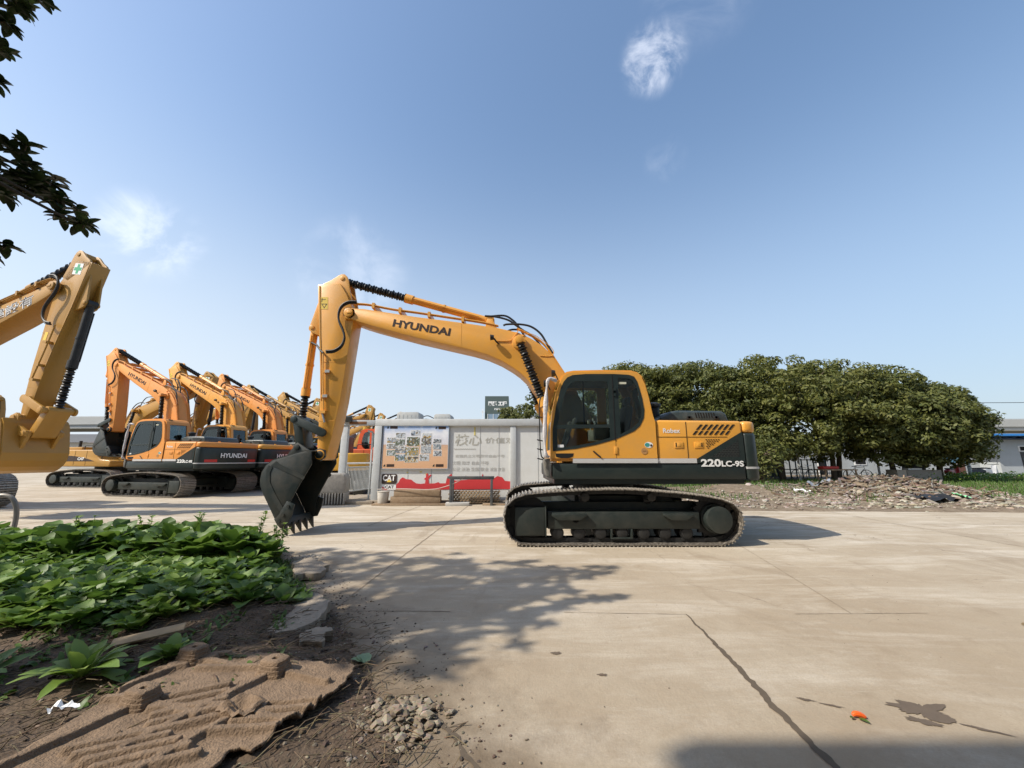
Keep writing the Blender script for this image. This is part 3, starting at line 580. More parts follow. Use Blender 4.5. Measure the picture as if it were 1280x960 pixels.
GR = 'excavators parked in rows at the left'
row1 = excavator('faded orange excavator with dark green rear, nearest of the parked row facing left', GR, (-14.4,17.2,0), R(167), pose=(R(15),R(-28),R(-42)), paint=ORANGE2, flip=True)
for i,(lb,x,y,pm) in enumerate((('yellow-orange excavator parked second in the row, rear lettering half hidden by green bucket',-13.75,19.95,ORANGE),
        ('orange excavator parked third in the row, seen above the second one',-13.5,23.0,ORANGE2),
        ('ochre excavator parked fourth in the row, only its boom top showing',-14.2,26.6,TAN),
        ('ochre excavator at the far end of the row, boom rising behind the green bucket linkage',-13.5,29.7,TAN))):
    c = copy_tree(row1); c.location = (x,y,0); c['label'] = lb
    if pm is not ORANGE2: recolor(c, {ORANGE2: pm})
cat1 = excavator('ochre excavator with dark side swoosh parked behind the big yellow bucket, facing right', GR, (-22.7,22.4,0), R(-8), pose=(R(9),R(-14),R(-40)), paint=TAN, style='c', bucketm=TAN, boomtext='', side=-1)
for lb,x,y in (('ochre excavator facing right with boom crossing behind the second orange machine',-23.6,27.4),
        ('ochre excavator facing right with its arm between the second and third orange booms',-21.2,32.0),
        ('ochre excavator facing right, farthest one, boom glimpsed behind the third orange boom',-18.4,36.0)):
    c = copy_tree(cat1); c.location = (x,y,0); c['label'] = lb
big = excavator('big ochre excavator at the left edge with a green cross on its arm', GR, (-18.15,11.3,0), R(-12), pose=(R(7),R(-16),R(-50)), paint=TAN, style='c', bucketm=TAN, boomtext='田建設有', side=-1, scale=1.15)

# machines behind the gate
redm = excavator('excavator with red-orange boom standing behind the gate', None, (-7.7,21,0), R(8), pose=(R(-22),R(50),R(30)), paint=RED_OR, style='c', bucketm=BLACK, boomtext='', side=-1)
yb = MB(); plan = [(-.2,1.1),(-.75,1.05),(-1.0,.8),(-1.1,.3),(-1.1,-.3),(-1.0,-.8),(-.75,-1.05),(-.2,-1.1)]
mini = empty('compact_excavator', 'small yellow excavator with black slotted vents seen through the gate opening', 'excavator', (-7.4,17.4,0), R(100))
yb.plate(plan,1.0,1.72,axis='z'); mb_ = yb.build('rear_body', mat('bright_yellow_paint',(.70,.36,.03),.4,dust=.2), mini, bevel=.06, seg=3)
f = MB()
for i in range(3): f.box(-1.11,-1.05,.25,.75,1.18+.16*i,1.25+.16*i)
f.build('vent_slots', HOLE, mb_)
f = MB(); f.box(-.2,1.2,-1.1,1.1,.9,1.3); f.box(-.15,1.1,-.1,1.05,1.3,2.5); f.build('cab', DARKFR, mini, bevel=.04)
f = MB()
for s_ in (1,-1): f.plate([(-1.3,.35),(-1.2,.6),(1.2,.6),(1.35,.35),(1.2,.02),(-1.2,.02)],s_*.9-.2,s_*.9+.2)
f.box(-.5,.5,-.8,.8,.3,.95); f.build('tracks', BLACK, mini, bevel=.03)
for lb,x,y,rz in (('ochre excavator with only its arm top peeking over the left end of the wall',-19.5,42,R(-5)),
        ('ochre excavator with its arm top peeking over the wall right of the first peeking arm',-17.0,41,R(-5)),('ochre excavator with arm tip just showing between the roof units and grey tower',-8.8,49,R(0))):
    c = copy_tree(cat1); c.location = (x,y,0); c['label'] = lb; c['group'] = 'excavators behind the site wall'; c.rotation_euler.z = rz

#SETTING#
# ------------------------------------------------------------------ world, sun, camera
w = bpy.data.worlds.new('World'); sc.world = w; w.use_nodes = True
nt = w.node_tree; n = nt.nodes; l = nt.links; bg = n['Background']
SUN = V((-.97,-.42,1)).normalized(); el = math.asin(SUN.z); az = math.atan2(SUN.x, SUN.y)
sky = n.new('ShaderNodeTexSky'); sky.sky_type = 'NISHITA'; sky.sun_disc = False; sky.sun_elevation = el; sky.sun_rotation = az
sky.air_density = 1.3; sky.dust_density = 1.5; sky.ozone_density = 2.0; sky.altitude = 0
tc = n.new('ShaderNodeTexCoord'); cur = sky.outputs[0]
hs = n.new('ShaderNodeHueSaturation'); hs.inputs['Saturation'].default_value = 1.08; l.new(cur, hs.inputs['Color']); cur = hs.outputs[0]
vn = n.new('ShaderNodeVectorMath'); vn.operation = 'NORMALIZE'; l.new(tc.outputs['Generated'], vn.inputs[0]); sx = n.new('ShaderNodeSeparateXYZ'); l.new(vn.outputs[0], sx.inputs[0])
hz = n.new('ShaderNodeMapRange'); hz.interpolation_type = 'SMOOTHERSTEP'; hz.inputs['From Min'].default_value = -.05; hz.inputs['From Max'].default_value = .80; hz.inputs['To Min'].default_value = .95; hz.inputs['To Max'].default_value = .05; l.new(sx.outputs['Z'], hz.inputs['Value'])
hx = n.new('ShaderNodeMapRange'); hx.inputs['From Min'].default_value = -.9; hx.inputs['From Max'].default_value = .8; hx.inputs['To Min'].default_value = 1.0; hx.inputs['To Max'].default_value = .80; l.new(sx.outputs['X'], hx.inputs['Value'])
hp = n.new('ShaderNodeMath'); hp.operation = 'MULTIPLY'; l.new(hz.outputs[0], hp.inputs[0]); l.new(hx.outputs[0], hp.inputs[1]); hz = hp
hm = n.new('ShaderNodeMix'); hm.data_type = 'RGBA'; 
hc = n.new('ShaderNodeMix'); hc.data_type = 'RGBA'; hc.inputs['A'].default_value = (4.1,4.55,5.1,1); hc.inputs['B'].default_value = (2.55,3.15,4.0,1); hq = n.new('ShaderNodeMapRange'); hq.inputs['From Min'].default_value = -.7; hq.inputs['From Max'].default_value = .75; l.new(sx.outputs['X'], hq.inputs['Value']); l.new(hq.outputs[0], hc.inputs['Factor']); l.new(hc.outputs['Result'], hm.inputs['B']); l.new(hz.outputs[0], hm.inputs['Factor']); l.new(cur, hm.inputs['A']); cur = hm.outputs['Result']
def cloud(d, tight, amt, sc_=9):
    global cur
    d = V(d).normalized()
    vm = n.new('ShaderNodeVectorMath'); vm.operation = 'NORMALIZE'; l.new(tc.outputs['Generated'], vm.inputs[0])
    nzv = n.new('ShaderNodeTexNoise'); nzv.inputs['Scale'].default_value = sc_; nzv.inputs['Detail'].default_value = 9; nzv.inputs['Roughness'].default_value = .6; nzv.inputs['Distortion'].default_value = .6
    l.new(vm.outputs[0], nzv.inputs['Vector'])
    dt = n.new('ShaderNodeVectorMath'); dt.operation = 'DOT_PRODUCT'; l.new(vm.outputs[0], dt.inputs[0]); dt.inputs[1].default_value = d
    mr = n.new('ShaderNodeMapRange'); mr.interpolation_type = 'SMOOTHSTEP'; mr.inputs['From Min'].default_value = math.cos(tight); mr.inputs['From Max'].default_value = 1
    l.new(dt.outputs['Value'], mr.inputs['Value'])
    nr = n.new('ShaderNodeMapRange'); nr.inputs['From Min'].default_value = .38; nr.inputs['From Max'].default_value = .70; l.new(nzv.outputs['Fac'], nr.inputs['Value'])
    ad = n.new('ShaderNodeMath'); ad.operation = 'MULTIPLY'; l.new(mr.outputs[0], ad.inputs[0]); l.new(nr.outputs[0], ad.inputs[1])
    m2 = n.new('ShaderNodeMapRange'); m2.interpolation_type = 'SMOOTHSTEP'; m2.inputs['From Min'].default_value = .0; m2.inputs['From Max'].default_value = .8; m2.inputs['To Max'].default_value = amt
    l.new(ad.outputs[0], m2.inputs['Value'])
    mx = n.new('ShaderNodeMix'); mx.data_type = 'RGBA'; mx.inputs['B'].default_value = (7.2,7.4,8.0,1)
    l.new(m2.outputs[0], mx.inputs['Factor']); l.new(cur, mx.inputs['A']); cur = mx.outputs['Result']
FW,UP = V((0,.9813,.1923)), V((0,-.1923,.9813))
def dirpx(u,v): return FW + V(((u-640)/482,0,0)) + UP*((480-v)/482)
cloud(dirpx(816,74), .075, .42, 13)
cloud(dirpx(190,296), .10, .36, 7)
cloud(dirpx(440,345), .16, .18, 7)
cloud(dirpx(880,-25), .12, .14, 6)
cloud(dirpx(830,200), .06, .07, 12)
l.new(cur, bg.inputs['Color']); bg.inputs['Strength'].default_value = .15
sl = bpy.data.lights.new('sun','SUN'); sl.energy = 4.3; sl.angle = R(.53); sl.color = (1,.93,.82)
so = bpy.data.objects.new('sun', sl); col.objects.link(so); so.rotation_euler = SUN.to_track_quat('Z','Y').to_euler()
cd = bpy.data.cameras.new('camera'); cam = bpy.data.objects.new('camera', cd); col.objects.link(cam); sc.camera = cam
cd.sensor_width = 36; cd.lens = 482/1280*36; cam.location = (0,0,1.45); cam.rotation_euler = (pi/2 + math.atan(94.5/482),0,0); cd.clip_start = .05; cd.clip_end = 2000
sc.view_settings.view_transform = 'Standard'; sc.view_settings.look = 'None'; sc.view_settings.exposure = .38; sc.view_settings.gamma = 1; sc.view_settings.use_curve_mapping = False

# ------------------------------------------------------------------ ground materials
def concrete():
    m = bpy.data.materials.new('yard_concrete'); m.use_nodes = True; nt = m.node_tree; n = nt.nodes; l = nt.links; b = n['Principled BSDF']
    tc = n.new('ShaderNodeTexCoord')
    def nz(scale, det=8, rough=.6, st=(1,1,1), dist=0):
        mp = n.new('ShaderNodeMapping'); mp.inputs['Scale'].default_value = st; l.new(tc.outputs['Object'], mp.inputs[0])
        t = n.new('ShaderNodeTexNoise'); t.inputs['Scale'].default_value = scale; t.inputs['Detail'].default_value = det; t.inputs['Roughness'].default_value = rough; t.inputs['Distortion'].default_value = dist
        l.new(mp.outputs[0], t.inputs['Vector']); return t.outputs['Fac']
    def mr(x,a,b_,c=0,d=1):
        t = n.new('ShaderNodeMapRange'); t.inputs['From Min'].default_value=a; t.inputs['From Max'].default_value=b_; t.inputs['To Min'].default_value=c; t.inputs['To Max'].default_value=d; l.new(x,t.inputs['Value']); return t.outputs[0]
    def mix(f,A,B,blend='MIX'):
        t = n.new('ShaderNodeMix'); t.data_type='RGBA'; t.blend_type = blend
        for s,k in ((A,'A'),(B,'B')):
            if isinstance(s,tuple): t.inputs[k].default_value=(*s,1)
            else: l.new(s,t.inputs[k])
        if isinstance(f,float): t.inputs['Factor'].default_value=f
        else: l.new(f,t.inputs['Factor'])
        return t.outputs['Result']
    c = mix(mr(nz(.35,6,.6),.3,.7),(.375,.305,.215),(.50,.435,.335))
    c = mix(mr(nz(1.1,9,.7,(.6,1.3,1),.8),.52,.72,0,.55),c,(.275,.205,.135))
    c = mix(mr(nz(1.3,10,.72,(.30,1.5,1),.6),.48,.66,0,.85),c,(.64,.58,.48))  # pale scuffs, strengthened in colour to give brighter sunlit patches
    c = mix(mr(nz(.8,10,.7,(1.2,.5,1),.6),.55,.68,0,.6),c,(.23,.175,.115))
    c = mix(mr(nz(3.2,10,.75,(.5,1.4,1),1.2),.60,.70,0,.6),c,(.62,.57,.48))
    c = mix(mr(nz(5,9,.75,(1,1,1),.4),.56,.72,0,.45),c,(.25,.195,.135))
    c = mix(mr(nz(9,6,.8),.67,.74,0,.6),c,(.17,.13,.09))
    c = mix(mr(nz(70,3,.7),.35,.7,.0,.35),c,(.26,.20,.14))
    c = mix(mr(nz(160,2,.7),.62,.72,0,.5),c,(.58,.52,.43))
    sp = n.new('ShaderNodeSeparateXYZ'); l.new(tc.outputs['Object'],sp.inputs[0])
    def mth(op,a,b_):
        t = n.new('ShaderNodeMath'); t.operation=op
        for i,q in enumerate((a,b_)):
            if isinstance(q,(int,float)): t.inputs[i].default_value=q
            else: l.new(q,t.inputs[i])
        return t.outputs[0]
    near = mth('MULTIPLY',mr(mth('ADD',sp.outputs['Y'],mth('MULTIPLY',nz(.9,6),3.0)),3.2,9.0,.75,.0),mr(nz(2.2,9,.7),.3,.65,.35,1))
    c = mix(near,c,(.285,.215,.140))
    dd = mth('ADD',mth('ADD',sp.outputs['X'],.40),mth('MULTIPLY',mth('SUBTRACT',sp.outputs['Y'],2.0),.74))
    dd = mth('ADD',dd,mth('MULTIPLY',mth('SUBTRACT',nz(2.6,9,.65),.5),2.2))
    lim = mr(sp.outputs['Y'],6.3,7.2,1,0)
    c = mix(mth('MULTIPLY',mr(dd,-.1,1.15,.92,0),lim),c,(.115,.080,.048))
    c = mix(mr(nz(28,6,.8),.60,.72,0,.45),c,(.17,.125,.08))
    wv = n.new('ShaderNodeTexVoronoi'); wv.feature='DISTANCE_TO_EDGE'; wv.inputs['Scale'].default_value=.33
    mp = n.new('ShaderNodeMapping'); l.new(tc.outputs['Object'],mp.inputs[0])
    nv = n.new('ShaderNodeTexNoise'); nv.inputs['Scale'].default_value=2.2; nv.inputs['Detail'].default_value=8; l.new(tc.outputs['Object'],nv.inputs['Vector'])
    va = n.new('ShaderNodeMix'); va.data_type='RGBA'; va.blend_type='ADD'; va.inputs['Factor'].default_value=.45; l.new(mp.outputs[0],va.inputs['A']); l.new(nv.outputs['Color'],va.inputs['B']); l.new(va.outputs['Result'],wv.inputs['Vector'])
    ck = mr(wv.outputs['Distance'],.0,.0035,.55,0)
    ckm = n.new('ShaderNodeMath'); ckm.operation='MULTIPLY'; l.new(ck,ckm.inputs[0]); l.new(mr(nz(.5,3),.5,.6),ckm.inputs[1])
    c = mix(ckm.outputs[0],c,(.12,.09,.065))
    l.new(c,b.inputs['Base Color']); l.new(mr(nz(2,5),.3,.7,.75,.95),b.inputs['Roughness']); b.inputs['Specular IOR Level'].default_value=.3
    bp = n.new('ShaderNodeBump'); bp.inputs['Strength'].default_value=.55; bp.inputs['Distance'].default_value=.008; l.new(nz(45,8,.75),bp.inputs['Height'])
    bp2 = n.new('ShaderNodeBump'); bp2.inputs['Strength'].default_value=.25; bp2.inputs['Distance'].default_value=.05; l.new(nz(3,6,.6),bp2.inputs['Height']); l.new(bp.outputs[0],bp2.inputs['Normal']); l.new(bp2.outputs[0],b.inputs['Normal'])
    return m
CONC = concrete()
SOIL = mat('soil', (.085,.056,.034), .95, dust=.6, dustc=(.17,.12,.078), var=.35, scale=5, bump=.9, bscale=40)
VERGE = mat('verge_earth', (.15,.11,.07), .95, dust=.8, dustc=(.30,.24,.17), var=.4, scale=3, bump=.6)
EARTH = mat('earth', (.16,.13,.08), .95, var=.3, scale=.5)
TAR = mat('tar_joint_fill', (.10,.075,.05), .9, var=.3, scale=20)
OIL = mat('oil_stain', (.125,.092,.062), .7, var=.25, scale=12)

f = MB(); f.v += [V((-900,-300,-.12)),V((900,-300,-.12)),V((900,1500,-.12)),V((-900,1500,-.12))]; f.f=[(0,1,2,3)]
struct(f.build('ground', EARTH, solid=False, smooth=False))
f = MB(); f.plate([(-80,-20),(60,-20),(60,9.0),(22,10.9),(14.4,11.37),(10.5,11.65),(7.1,11.9),(4.2,12.1),(4.2,70),(-80,70)],-.15,0,axis='z')
struct(f.build('yard_pavement', CONC, smooth=False))

def ribbon(name, pts, wd, z, m, seed=0, jit=.3, step=.08):
    rnd = random.Random(seed); P = []
    for i in range(len(pts)-1):
        a,b = V(pts[i]),V(pts[i+1]); k = max(2,int((b-a).length/step)); P += [a.lerp(b,j/k) for j in range(k)]
    P.append(V(pts[-1])); f = MB(); N = len(P)
    for i,p in enumerate(P):
        d = (P[min(i+1,N-1)]-P[max(i-1,0)]).normalized(); q = V((-d.y,d.x)); t = i/(N-1)
        ww = wd(t) if callable(wd) else wd; o = q*(noise.noise(V((i*.21,seed,0)))*ww*.8)
        f.v += [V((*(p+o+q*ww*(.5+rnd.uniform(-jit,jit)*.5)),z)), V((*(p+o-q*ww*(.5+rnd.uniform(-jit,jit)*.5)),z))]
    f.f = [(2*i,2*i+1,2*i+3,2*i+2) for i in range(N-1)]
    return struct(f.build(name, m, solid=False, smooth=False))
ribbon('tar_joint',[(1.66,4.03),(1.62,3.3),(1.56,2.5),(1.53,1.9)],lambda t:.012+.030*min(t*2.2,1),.004,TAR,1,.35,.03)
ribbon('tar_joint',[(-.45,2.55),(-.30,2.36),(-.16,2.15),(-.1,1.8)],lambda t:.03,.004,TAR,2,.5,.03)
JT = mat('slab_joint_tone', (.235,.185,.13), .95, var=.3, scale=30)  # joint strips in their own dull brown
for i,(p,wd) in enumerate((([(-1.76,4.2),(-1.66,6.5),(-1.52,9.3),(-1.4,13)],.018),([(-3.2,9.0),(-3.0,11.6),(-2.9,13)],.02),([(-1.9,4.13),(-.6,4.10)],.012),([(.5,4.08),(1.66,4.03)],.006),([(2.7,4.04),(4,4.06)],.007),([(5.0,4.05),(9,4.02)],.006),([(3.25,4.05),(3.6,5.6),(3.95,7.2)],.008),([(-16,9.6),(-1.5,9.5)],.018),([(4,9.4),(30,8.9)],.014),([(8.4,4.05),(9.0,11.5)],.012),([(-8,9.5),(-7.6,14)],.016))):
    ribbon('slab_joint',p,wd,.004,JT,10+i,.6,.05)
def blob(name, cx, cy, rx, ry, z, m, seed, amp=.45, ang=0):
    f = MB(); k = 160; f.v.append(V((cx,cy,z)))
    for i in range(k):
        a = 2*pi*i/k; r = 1+amp*noise.noise(V((cos(a)*1.6+seed,sin(a)*1.6,seed)))*1.6+.28*noise.noise(V((cos(a)*5+seed,sin(a)*5,seed)))+.18*noise.noise(V((cos(a)*14+seed,sin(a)*14,seed)))
        x,y = rx*r*cos(a),ry*r*sin(a); f.v.append(V((cx+x*cos(ang)-y*sin(ang),cy+x*sin(ang)+y*cos(ang),z)))
    f.f = [(0,1+i,1+(i+1)%k) for i in range(k)]
    return struct(f.build(name, m, solid=False, smooth=False))
blob('oil_stain',2.42,2.60,.15,.085,.004,OIL,3,.6,-.1); blob('oil_stain',2.31,2.50,.07,.028,.004,OIL,8,.4,-.5); blob('oil_stain',1.80,2.70,.045,.010,.004,OIL,5,.5,-.4); blob('oil_stain',1.92,2.64,.05,.008,.004,OIL,6,.5,-.4); blob('oil_stain',2.6,2.42,.09,.012,.004,OIL,9,.5,-.5)
blob('oil_stain',.34,3.28,.035,.02,.004,OIL,15,.5); blob('oil_stain',.62,2.98,.03,.014,.004,OIL,16,.5); blob('oil_stain',6.1,10.4,.4,.06,.004,OIL,19,.5)
PALE = mat('pale_scuff', (.56,.51,.43), .9, var=.1, scale=9)

# ------------------------------------------------------------------ left soil bank and plants
EDGE = [(1.2,-.25),(2,-.28),(2.35,-.42),(2.7,-.62),(3,-.85),(3.4,-1.1),(3.8,-1.35),(4.2,-1.75),(4.6,-2.2),(5.2,-2.55),(5.8,-3.0),(6.3,-3.5),(6.7,-4.4),(7.0,-6)]
def xedge(y):
    if y <= EDGE[0][0]: return EDGE[0][1]
    for (a,b),(c,d) in zip(EDGE,EDGE[1:]):
        if y <= c: return b+(d-b)*(y-a)/(c-a)
    return -6-(y-7.0)*12
def hsoil(x,y):
    d = xedge(y)-x; d = min(d, (7.15-y)*1.2)
    d += .25*noise.noise(V((x*1.3,y*1.3,3)))+.10*noise.noise(V((x*5,y*5,1)))
    t = max(0,min(1,(d-.15)/1.0)); base = -.03+.05*max(0,min(1,d/.25)) + (.03+.13*max(0,min(1,(y-2.7)/1.0)))*t*t*(3-2*t)
    return base + .03*noise.noise(V((x*3,y*3,0)))*min(1,max(0,d)) + .012*noise.noise(V((x*14,y*14,2))) + .006*noise.noise(V((x*40,y*40,2)))
f = MB(); NX,NY = 340,210; X0,X1,Y0,Y1 = -11.5,.15,1.2,7.4
for j in range(NY+1):
    for i in range(NX+1):
        x = X0+(X1-X0)*(i/NX)**.62; y = Y0+(Y1-Y0)*j/NY; f.v.append(V((x,y,hsoil(x,y))))
for j in range(NY):
    for i in range(NX):
        a = j*(NX+1)+i; f.f.append((a,a+1,a+NX+2,a+NX+1))
struct(f.build('soil_bank', SOIL, solid=False))

def stone_verts(f, c, r, rnd, flat=.6):
    ico = [(0,0,1),(0,0,-1)]+[(cos(a)*.9,sin(a)*.9,.35) for a in [i*2*pi/5 for i in range(5)]]+[(cos(a)*.9,sin(a)*.9,-.35) for a in [(i+.5)*2*pi/5 for i in range(5)]]
    b = len(f.v); a0 = rnd.uniform(0,6.3); sx,sy,sz = r*rnd.uniform(.7,1.4),r*rnd.uniform(.6,1.0),r*flat*rnd.uniform(.6,1.2)
    tl = Matrix.Rotation(a0,3,'Z') @ Matrix.Rotation(rnd.uniform(-.5,.5),3,'X')
    for p in ico:
        q = tl @ V((p[0]*sx*rnd.uniform(.75,1.15),p[1]*sy*rnd.uniform(.75,1.15),p[2]*sz*rnd.uniform(.75,1.15))); f.v.append(V(c)+q)
    for i in range(5):
        j=(i+1)%5; f.f += [(b,b+2+i,b+2+j),(b+2+i,b+7+i,b+2+j),(b+2+j,b+7+i,b+7+j),(b+1,b+7+j,b+7+i)]
def islandmat(name, cols, rough=.9):
    m = bpy.data.materials.new(name); m.use_nodes=True; nt=m.node_tree; n=nt.nodes; l=nt.links; g=n.new('ShaderNodeNewGeometry'); cr=n.new('ShaderNodeValToRGB')
    e = cr.color_ramp.elements
    while len(e)<len(cols): e.new(.5)
    for i,c in enumerate(cols): e[i].position=i/(len(cols)-1); e[i].color=(*c,1)
    l.new(g.outputs['Random Per Island'],cr.inputs[0])
    nz=n.new('ShaderNodeTexNoise'); nz.inputs['Scale'].default_value=25; nz.inputs['Detail'].default_value=6; mx=n.new('ShaderNodeMix'); mx.data_type='RGBA'; mx.blend_type='MULTIPLY'; mx.inputs['Factor'].default_value=.6
    l.new(cr.outputs[0],mx.inputs['A']); l.new(nz.outputs['Color'],mx.inputs['B']); 
    l.new(mx.outputs['Result'],n['Principled BSDF'].inputs['Base Color']); n['Principled BSDF'].inputs['Roughness'].default_value=rough
    return m
STONE = islandmat('broken_stone', [(.34,.28,.21),(.50,.44,.35),(.22,.17,.12),(.58,.52,.43),(.30,.22,.16)])
GRAVEL = islandmat('soil_gravel', [(.12,.085,.055),(.25,.19,.13),(.40,.33,.25),(.10,.07,.05),(.18,.13,.09)])
STRAW = islandmat('dry_straw', [(.28,.20,.11),(.15,.10,.055),(.22,.17,.10),(.10,.07,.04)])
rnd = random.Random(11)
f = MB()
for _ in range(5200):
    y = rnd.uniform(1.8,6.6)**1; x = xedge(y) + min(.5,rnd.gauss(-.25,.35)) - (rnd.random()*2.5 if rnd.random()<.3 else 0)
    if x < -8: continue
    r = .004+.012*rnd.random()**2.5; z = max(hsoil(x,y),0 if x>xedge(y) else -1); stone_verts(f,(x,y,z+r*.2),r,rnd)
tag(f.build('gravel', GRAVEL, solid=False, smooth=False),'fine stones and grit scattered over the bare soil at the left','gravel',kind='stuff')
f = MB()
for _ in range(520):
    a = rnd.uniform(0,6.28); q = rnd.random()**.6*(1+.3*noise.noise(V((cos(a)*2,sin(a)*2,3)))); x = -.66+.30*q*cos(a); y = 2.50+.23*q*sin(a); r = .006+.050*rnd.random()**4*(1.2-q*.6)
    stone_verts(f,(x,y,.005+.045*(1-q)*rnd.random()+r*.2),r,rnd,.5)
tag(f.build('rubble', islandmat('near_rubble', [(.26,.20,.13),(.36,.29,.20),(.17,.125,.08),(.44,.37,.28),(.22,.16,.10)]), solid=False, smooth=False),'small heap of broken concrete crumbs beside the torn brown moulded sheet','rubble',kind='stuff')
f = MB()
for _ in range(700):
    x = rnd.uniform(-3,14)*.9; y = rnd.uniform(1.9,9); 
    if x < xedge(y)+.1: continue
    r = .002+.006*rnd.random()**3; stone_verts(f,(x,y,r*.3),r,rnd)
tag(f.build('grit', GRAVEL, solid=False, smooth=False),'loose grit lying on the yard concrete','grit',kind='stuff')
f = MB()
for _ in range(1300):
    y = rnd.uniform(1.8,4.4); x = xedge(y)-rnd.random()**1.5*3.2
    r = .006+.022*rnd.random()**3; stone_verts(f,(x,y,hsoil(x,y)+r*.15),r,rnd,.7)
tag(f.build('soil_clods', islandmat('soil_clod',[(.10,.065,.04),(.15,.105,.068),(.075,.05,.032),(.21,.16,.11)]), solid=False, smooth=False),'dark crumbly clods covering the soil slope at the lower left','soil',kind='stuff')
# straw and roots at lower left
f = MB()
for _ in range(1500):
    y = rnd.uniform(1.8,3.9); x = xedge(y)-rnd.uniform(-.1,3.6)
    a = rnd.gauss(.5,.7); L = rnd.uniform(.04,.22); z = hsoil(x,y)
    p0=V((x,y,z+.01)); p1=p0+V((cos(a)*L,sin(a)*L,rnd.uniform(-.01,.04))); mid=(p0+p1)/2+V((rnd.gauss(0,.015),rnd.gauss(0,.015),rnd.uniform(0,.03)))
    f.tube([p0,mid,p1],rnd.uniform(.0012,.0035),3)
tag(f.build('straw_litter', STRAW, solid=False, smooth=False),'dry stalks and straw littered over the soil below the vegetable bed','straw',kind='stuff')

# leafy plants
def leaf_blade(f, base, dirv, L, W, droop, cup=.25, stalk=.25, rnd=random, n=5, wav=.0):
    d = V((dirv[0],dirv[1],0)).normalized(); s = V((-d.y,d.x,0)); el_ = dirv[2]
    b = len(f.v); p = V(base); step = L/n; a = el_; P=[]
    for i in range(n+1):
        t = i/n; P.append((p.copy(), a)); p = p + (d*cos(a)+V((0,0,1))*sin(a))*step; a -= droop/n
    for i,(q,a) in enumerate(P):
        t = i/n; wd = .012 if t < stalk*.8 else W*math.sin(pi*min(1,max(0,(t-stalk*.6)/(1-stalk*.6)))**.75)**.8*.5 + .004
        up = (V((0,0,1))*cos(a) - d*sin(a)); o = wd*cup; jw = wav*rnd.uniform(-1,1)*wd
        f.v += [q - s*wd + up*(o+jw), q.copy(), q + s*wd + up*(o-jw)]
    for i in range(n):
        r_ = b+3*i; f.f += [(r_,r_+1,r_+4,r_+3),(r_+1,r_+2,r_+5,r_+4)]
VEG = leafmat('leaf_green', (.085,.165,.022),(.18,.28,.05),.35,.5)
VEG2 = leafmat('dark_leaf_green', (.055,.115,.018),(.12,.20,.03),.35,.5)
VEG3 = leafmat('pale_leaf_green', (.15,.25,.035),(.27,.36,.08),.35,.5)
DRYL = leafmat('dry_leaf', (.30,.22,.11),(.16,.11,.05),.15,.7)
def rosette(seed, nl, L, W, el0, el1, m, droop=.9, name='leafy_plant', cup=.25, wav=.1, stalk=.25, h=0):
    rnd = random.Random(seed); f = MB()
    for i in range(nl):
        a = i*2.4+rnd.uniform(-.3,.3); t = i/nl; e = el0+(el1-el0)*t+rnd.uniform(-.15,.15); Lk = L*rnd.uniform(.75,1.1)*(1-.35*t)
        leaf_blade(f,(cos(a)*.012,sin(a)*.012,h*t),(cos(a),sin(a),e),Lk,W*Lk/L*rnd.uniform(.85,1.15),droop*rnd.uniform(.6,1.3),cup,stalk,rnd,6,wav)
    return f.build(name, m, solid=False)
small = [rosette(s,11,.20,.115,.55,1.35,VEG,.9,wav=.2) for s in range(4)]
tall = [rosette(s+20,13,.38,.25,.85,1.4,VEG2,1.2,stalk=.25,wav=.35,h=.15) for s in range(4)]
rnd = random.Random(5); spots = []; k = 0
def nearest_ok(x,y,md): return all((x-a)**2+(y-b)**2 > md*md for a,b in spots)
cnt = 0
used = set()
def put(src, x, y, z, s, rz, label, group, m=None, tilt=0):
    if src.name in used: c = src.copy(); col.objects.link(c)
    else: used.add(src.name); c = src
    c.location=(x,y,z); c.scale=(s,s,s*rnd.uniform(.85,1.1)); c.rotation_euler=(rnd.uniform(-tilt,tilt),rnd.uniform(-tilt,tilt),rz)
    if m: c.material_slots[0].link='OBJECT'; c.material_slots[0].material=m
    tag(c,label,'plant',group); return c
SL = 'low green vegetable rosette in the dense front rows of the soil bank'; TL = 'tall broad-leaved vegetable in the back rows of the soil bank'
for _ in range(9000):
    if cnt >= 285: break
    y = rnd.uniform(3.15,5.35); x = rnd.uniform(-7.2,-1.6)
    lo = 3.05 + (xedge(3.6)-x)*.05 + (0.1 if x>-2.9 else 0) + max(0,(x+2.9))*.75
    if x > xedge(y)-.42 or y < lo+.22+.12*noise.noise(V((x*2,0,1))) or not nearest_ok(x,y,.135): continue
    spots.append((x,y)); cnt += 1
    put(small[cnt%4],x,y,hsoil(x,y)-.005,rnd.uniform(.7,1.45),rnd.uniform(0,6.3),SL,'low vegetable rosettes on the bank',rnd.choice((None,None,VEG3,VEG2)),.2)
cnt = 0; spots=[]
for _ in range(9000):
    if cnt >= 62: break
    y = rnd.uniform(4.9,6.5); x = rnd.uniform(-8.6,-2.6)
    if x > xedge(y)-.38 or y < 5.35-.12*(x+3)*-1*.0 - max(0,(-x-5))*.05 or not nearest_ok(x,y,.27): continue
    spots.append((x,y)); cnt += 1
    s = rnd.uniform(.85,1.2)
    put(tall[cnt%4],x,y,hsoil(x,y)-.01,s,rnd.uniform(0,6.3),TL,'tall vegetables at the back of the bank',rnd.choice((None,VEG,None)),.12)
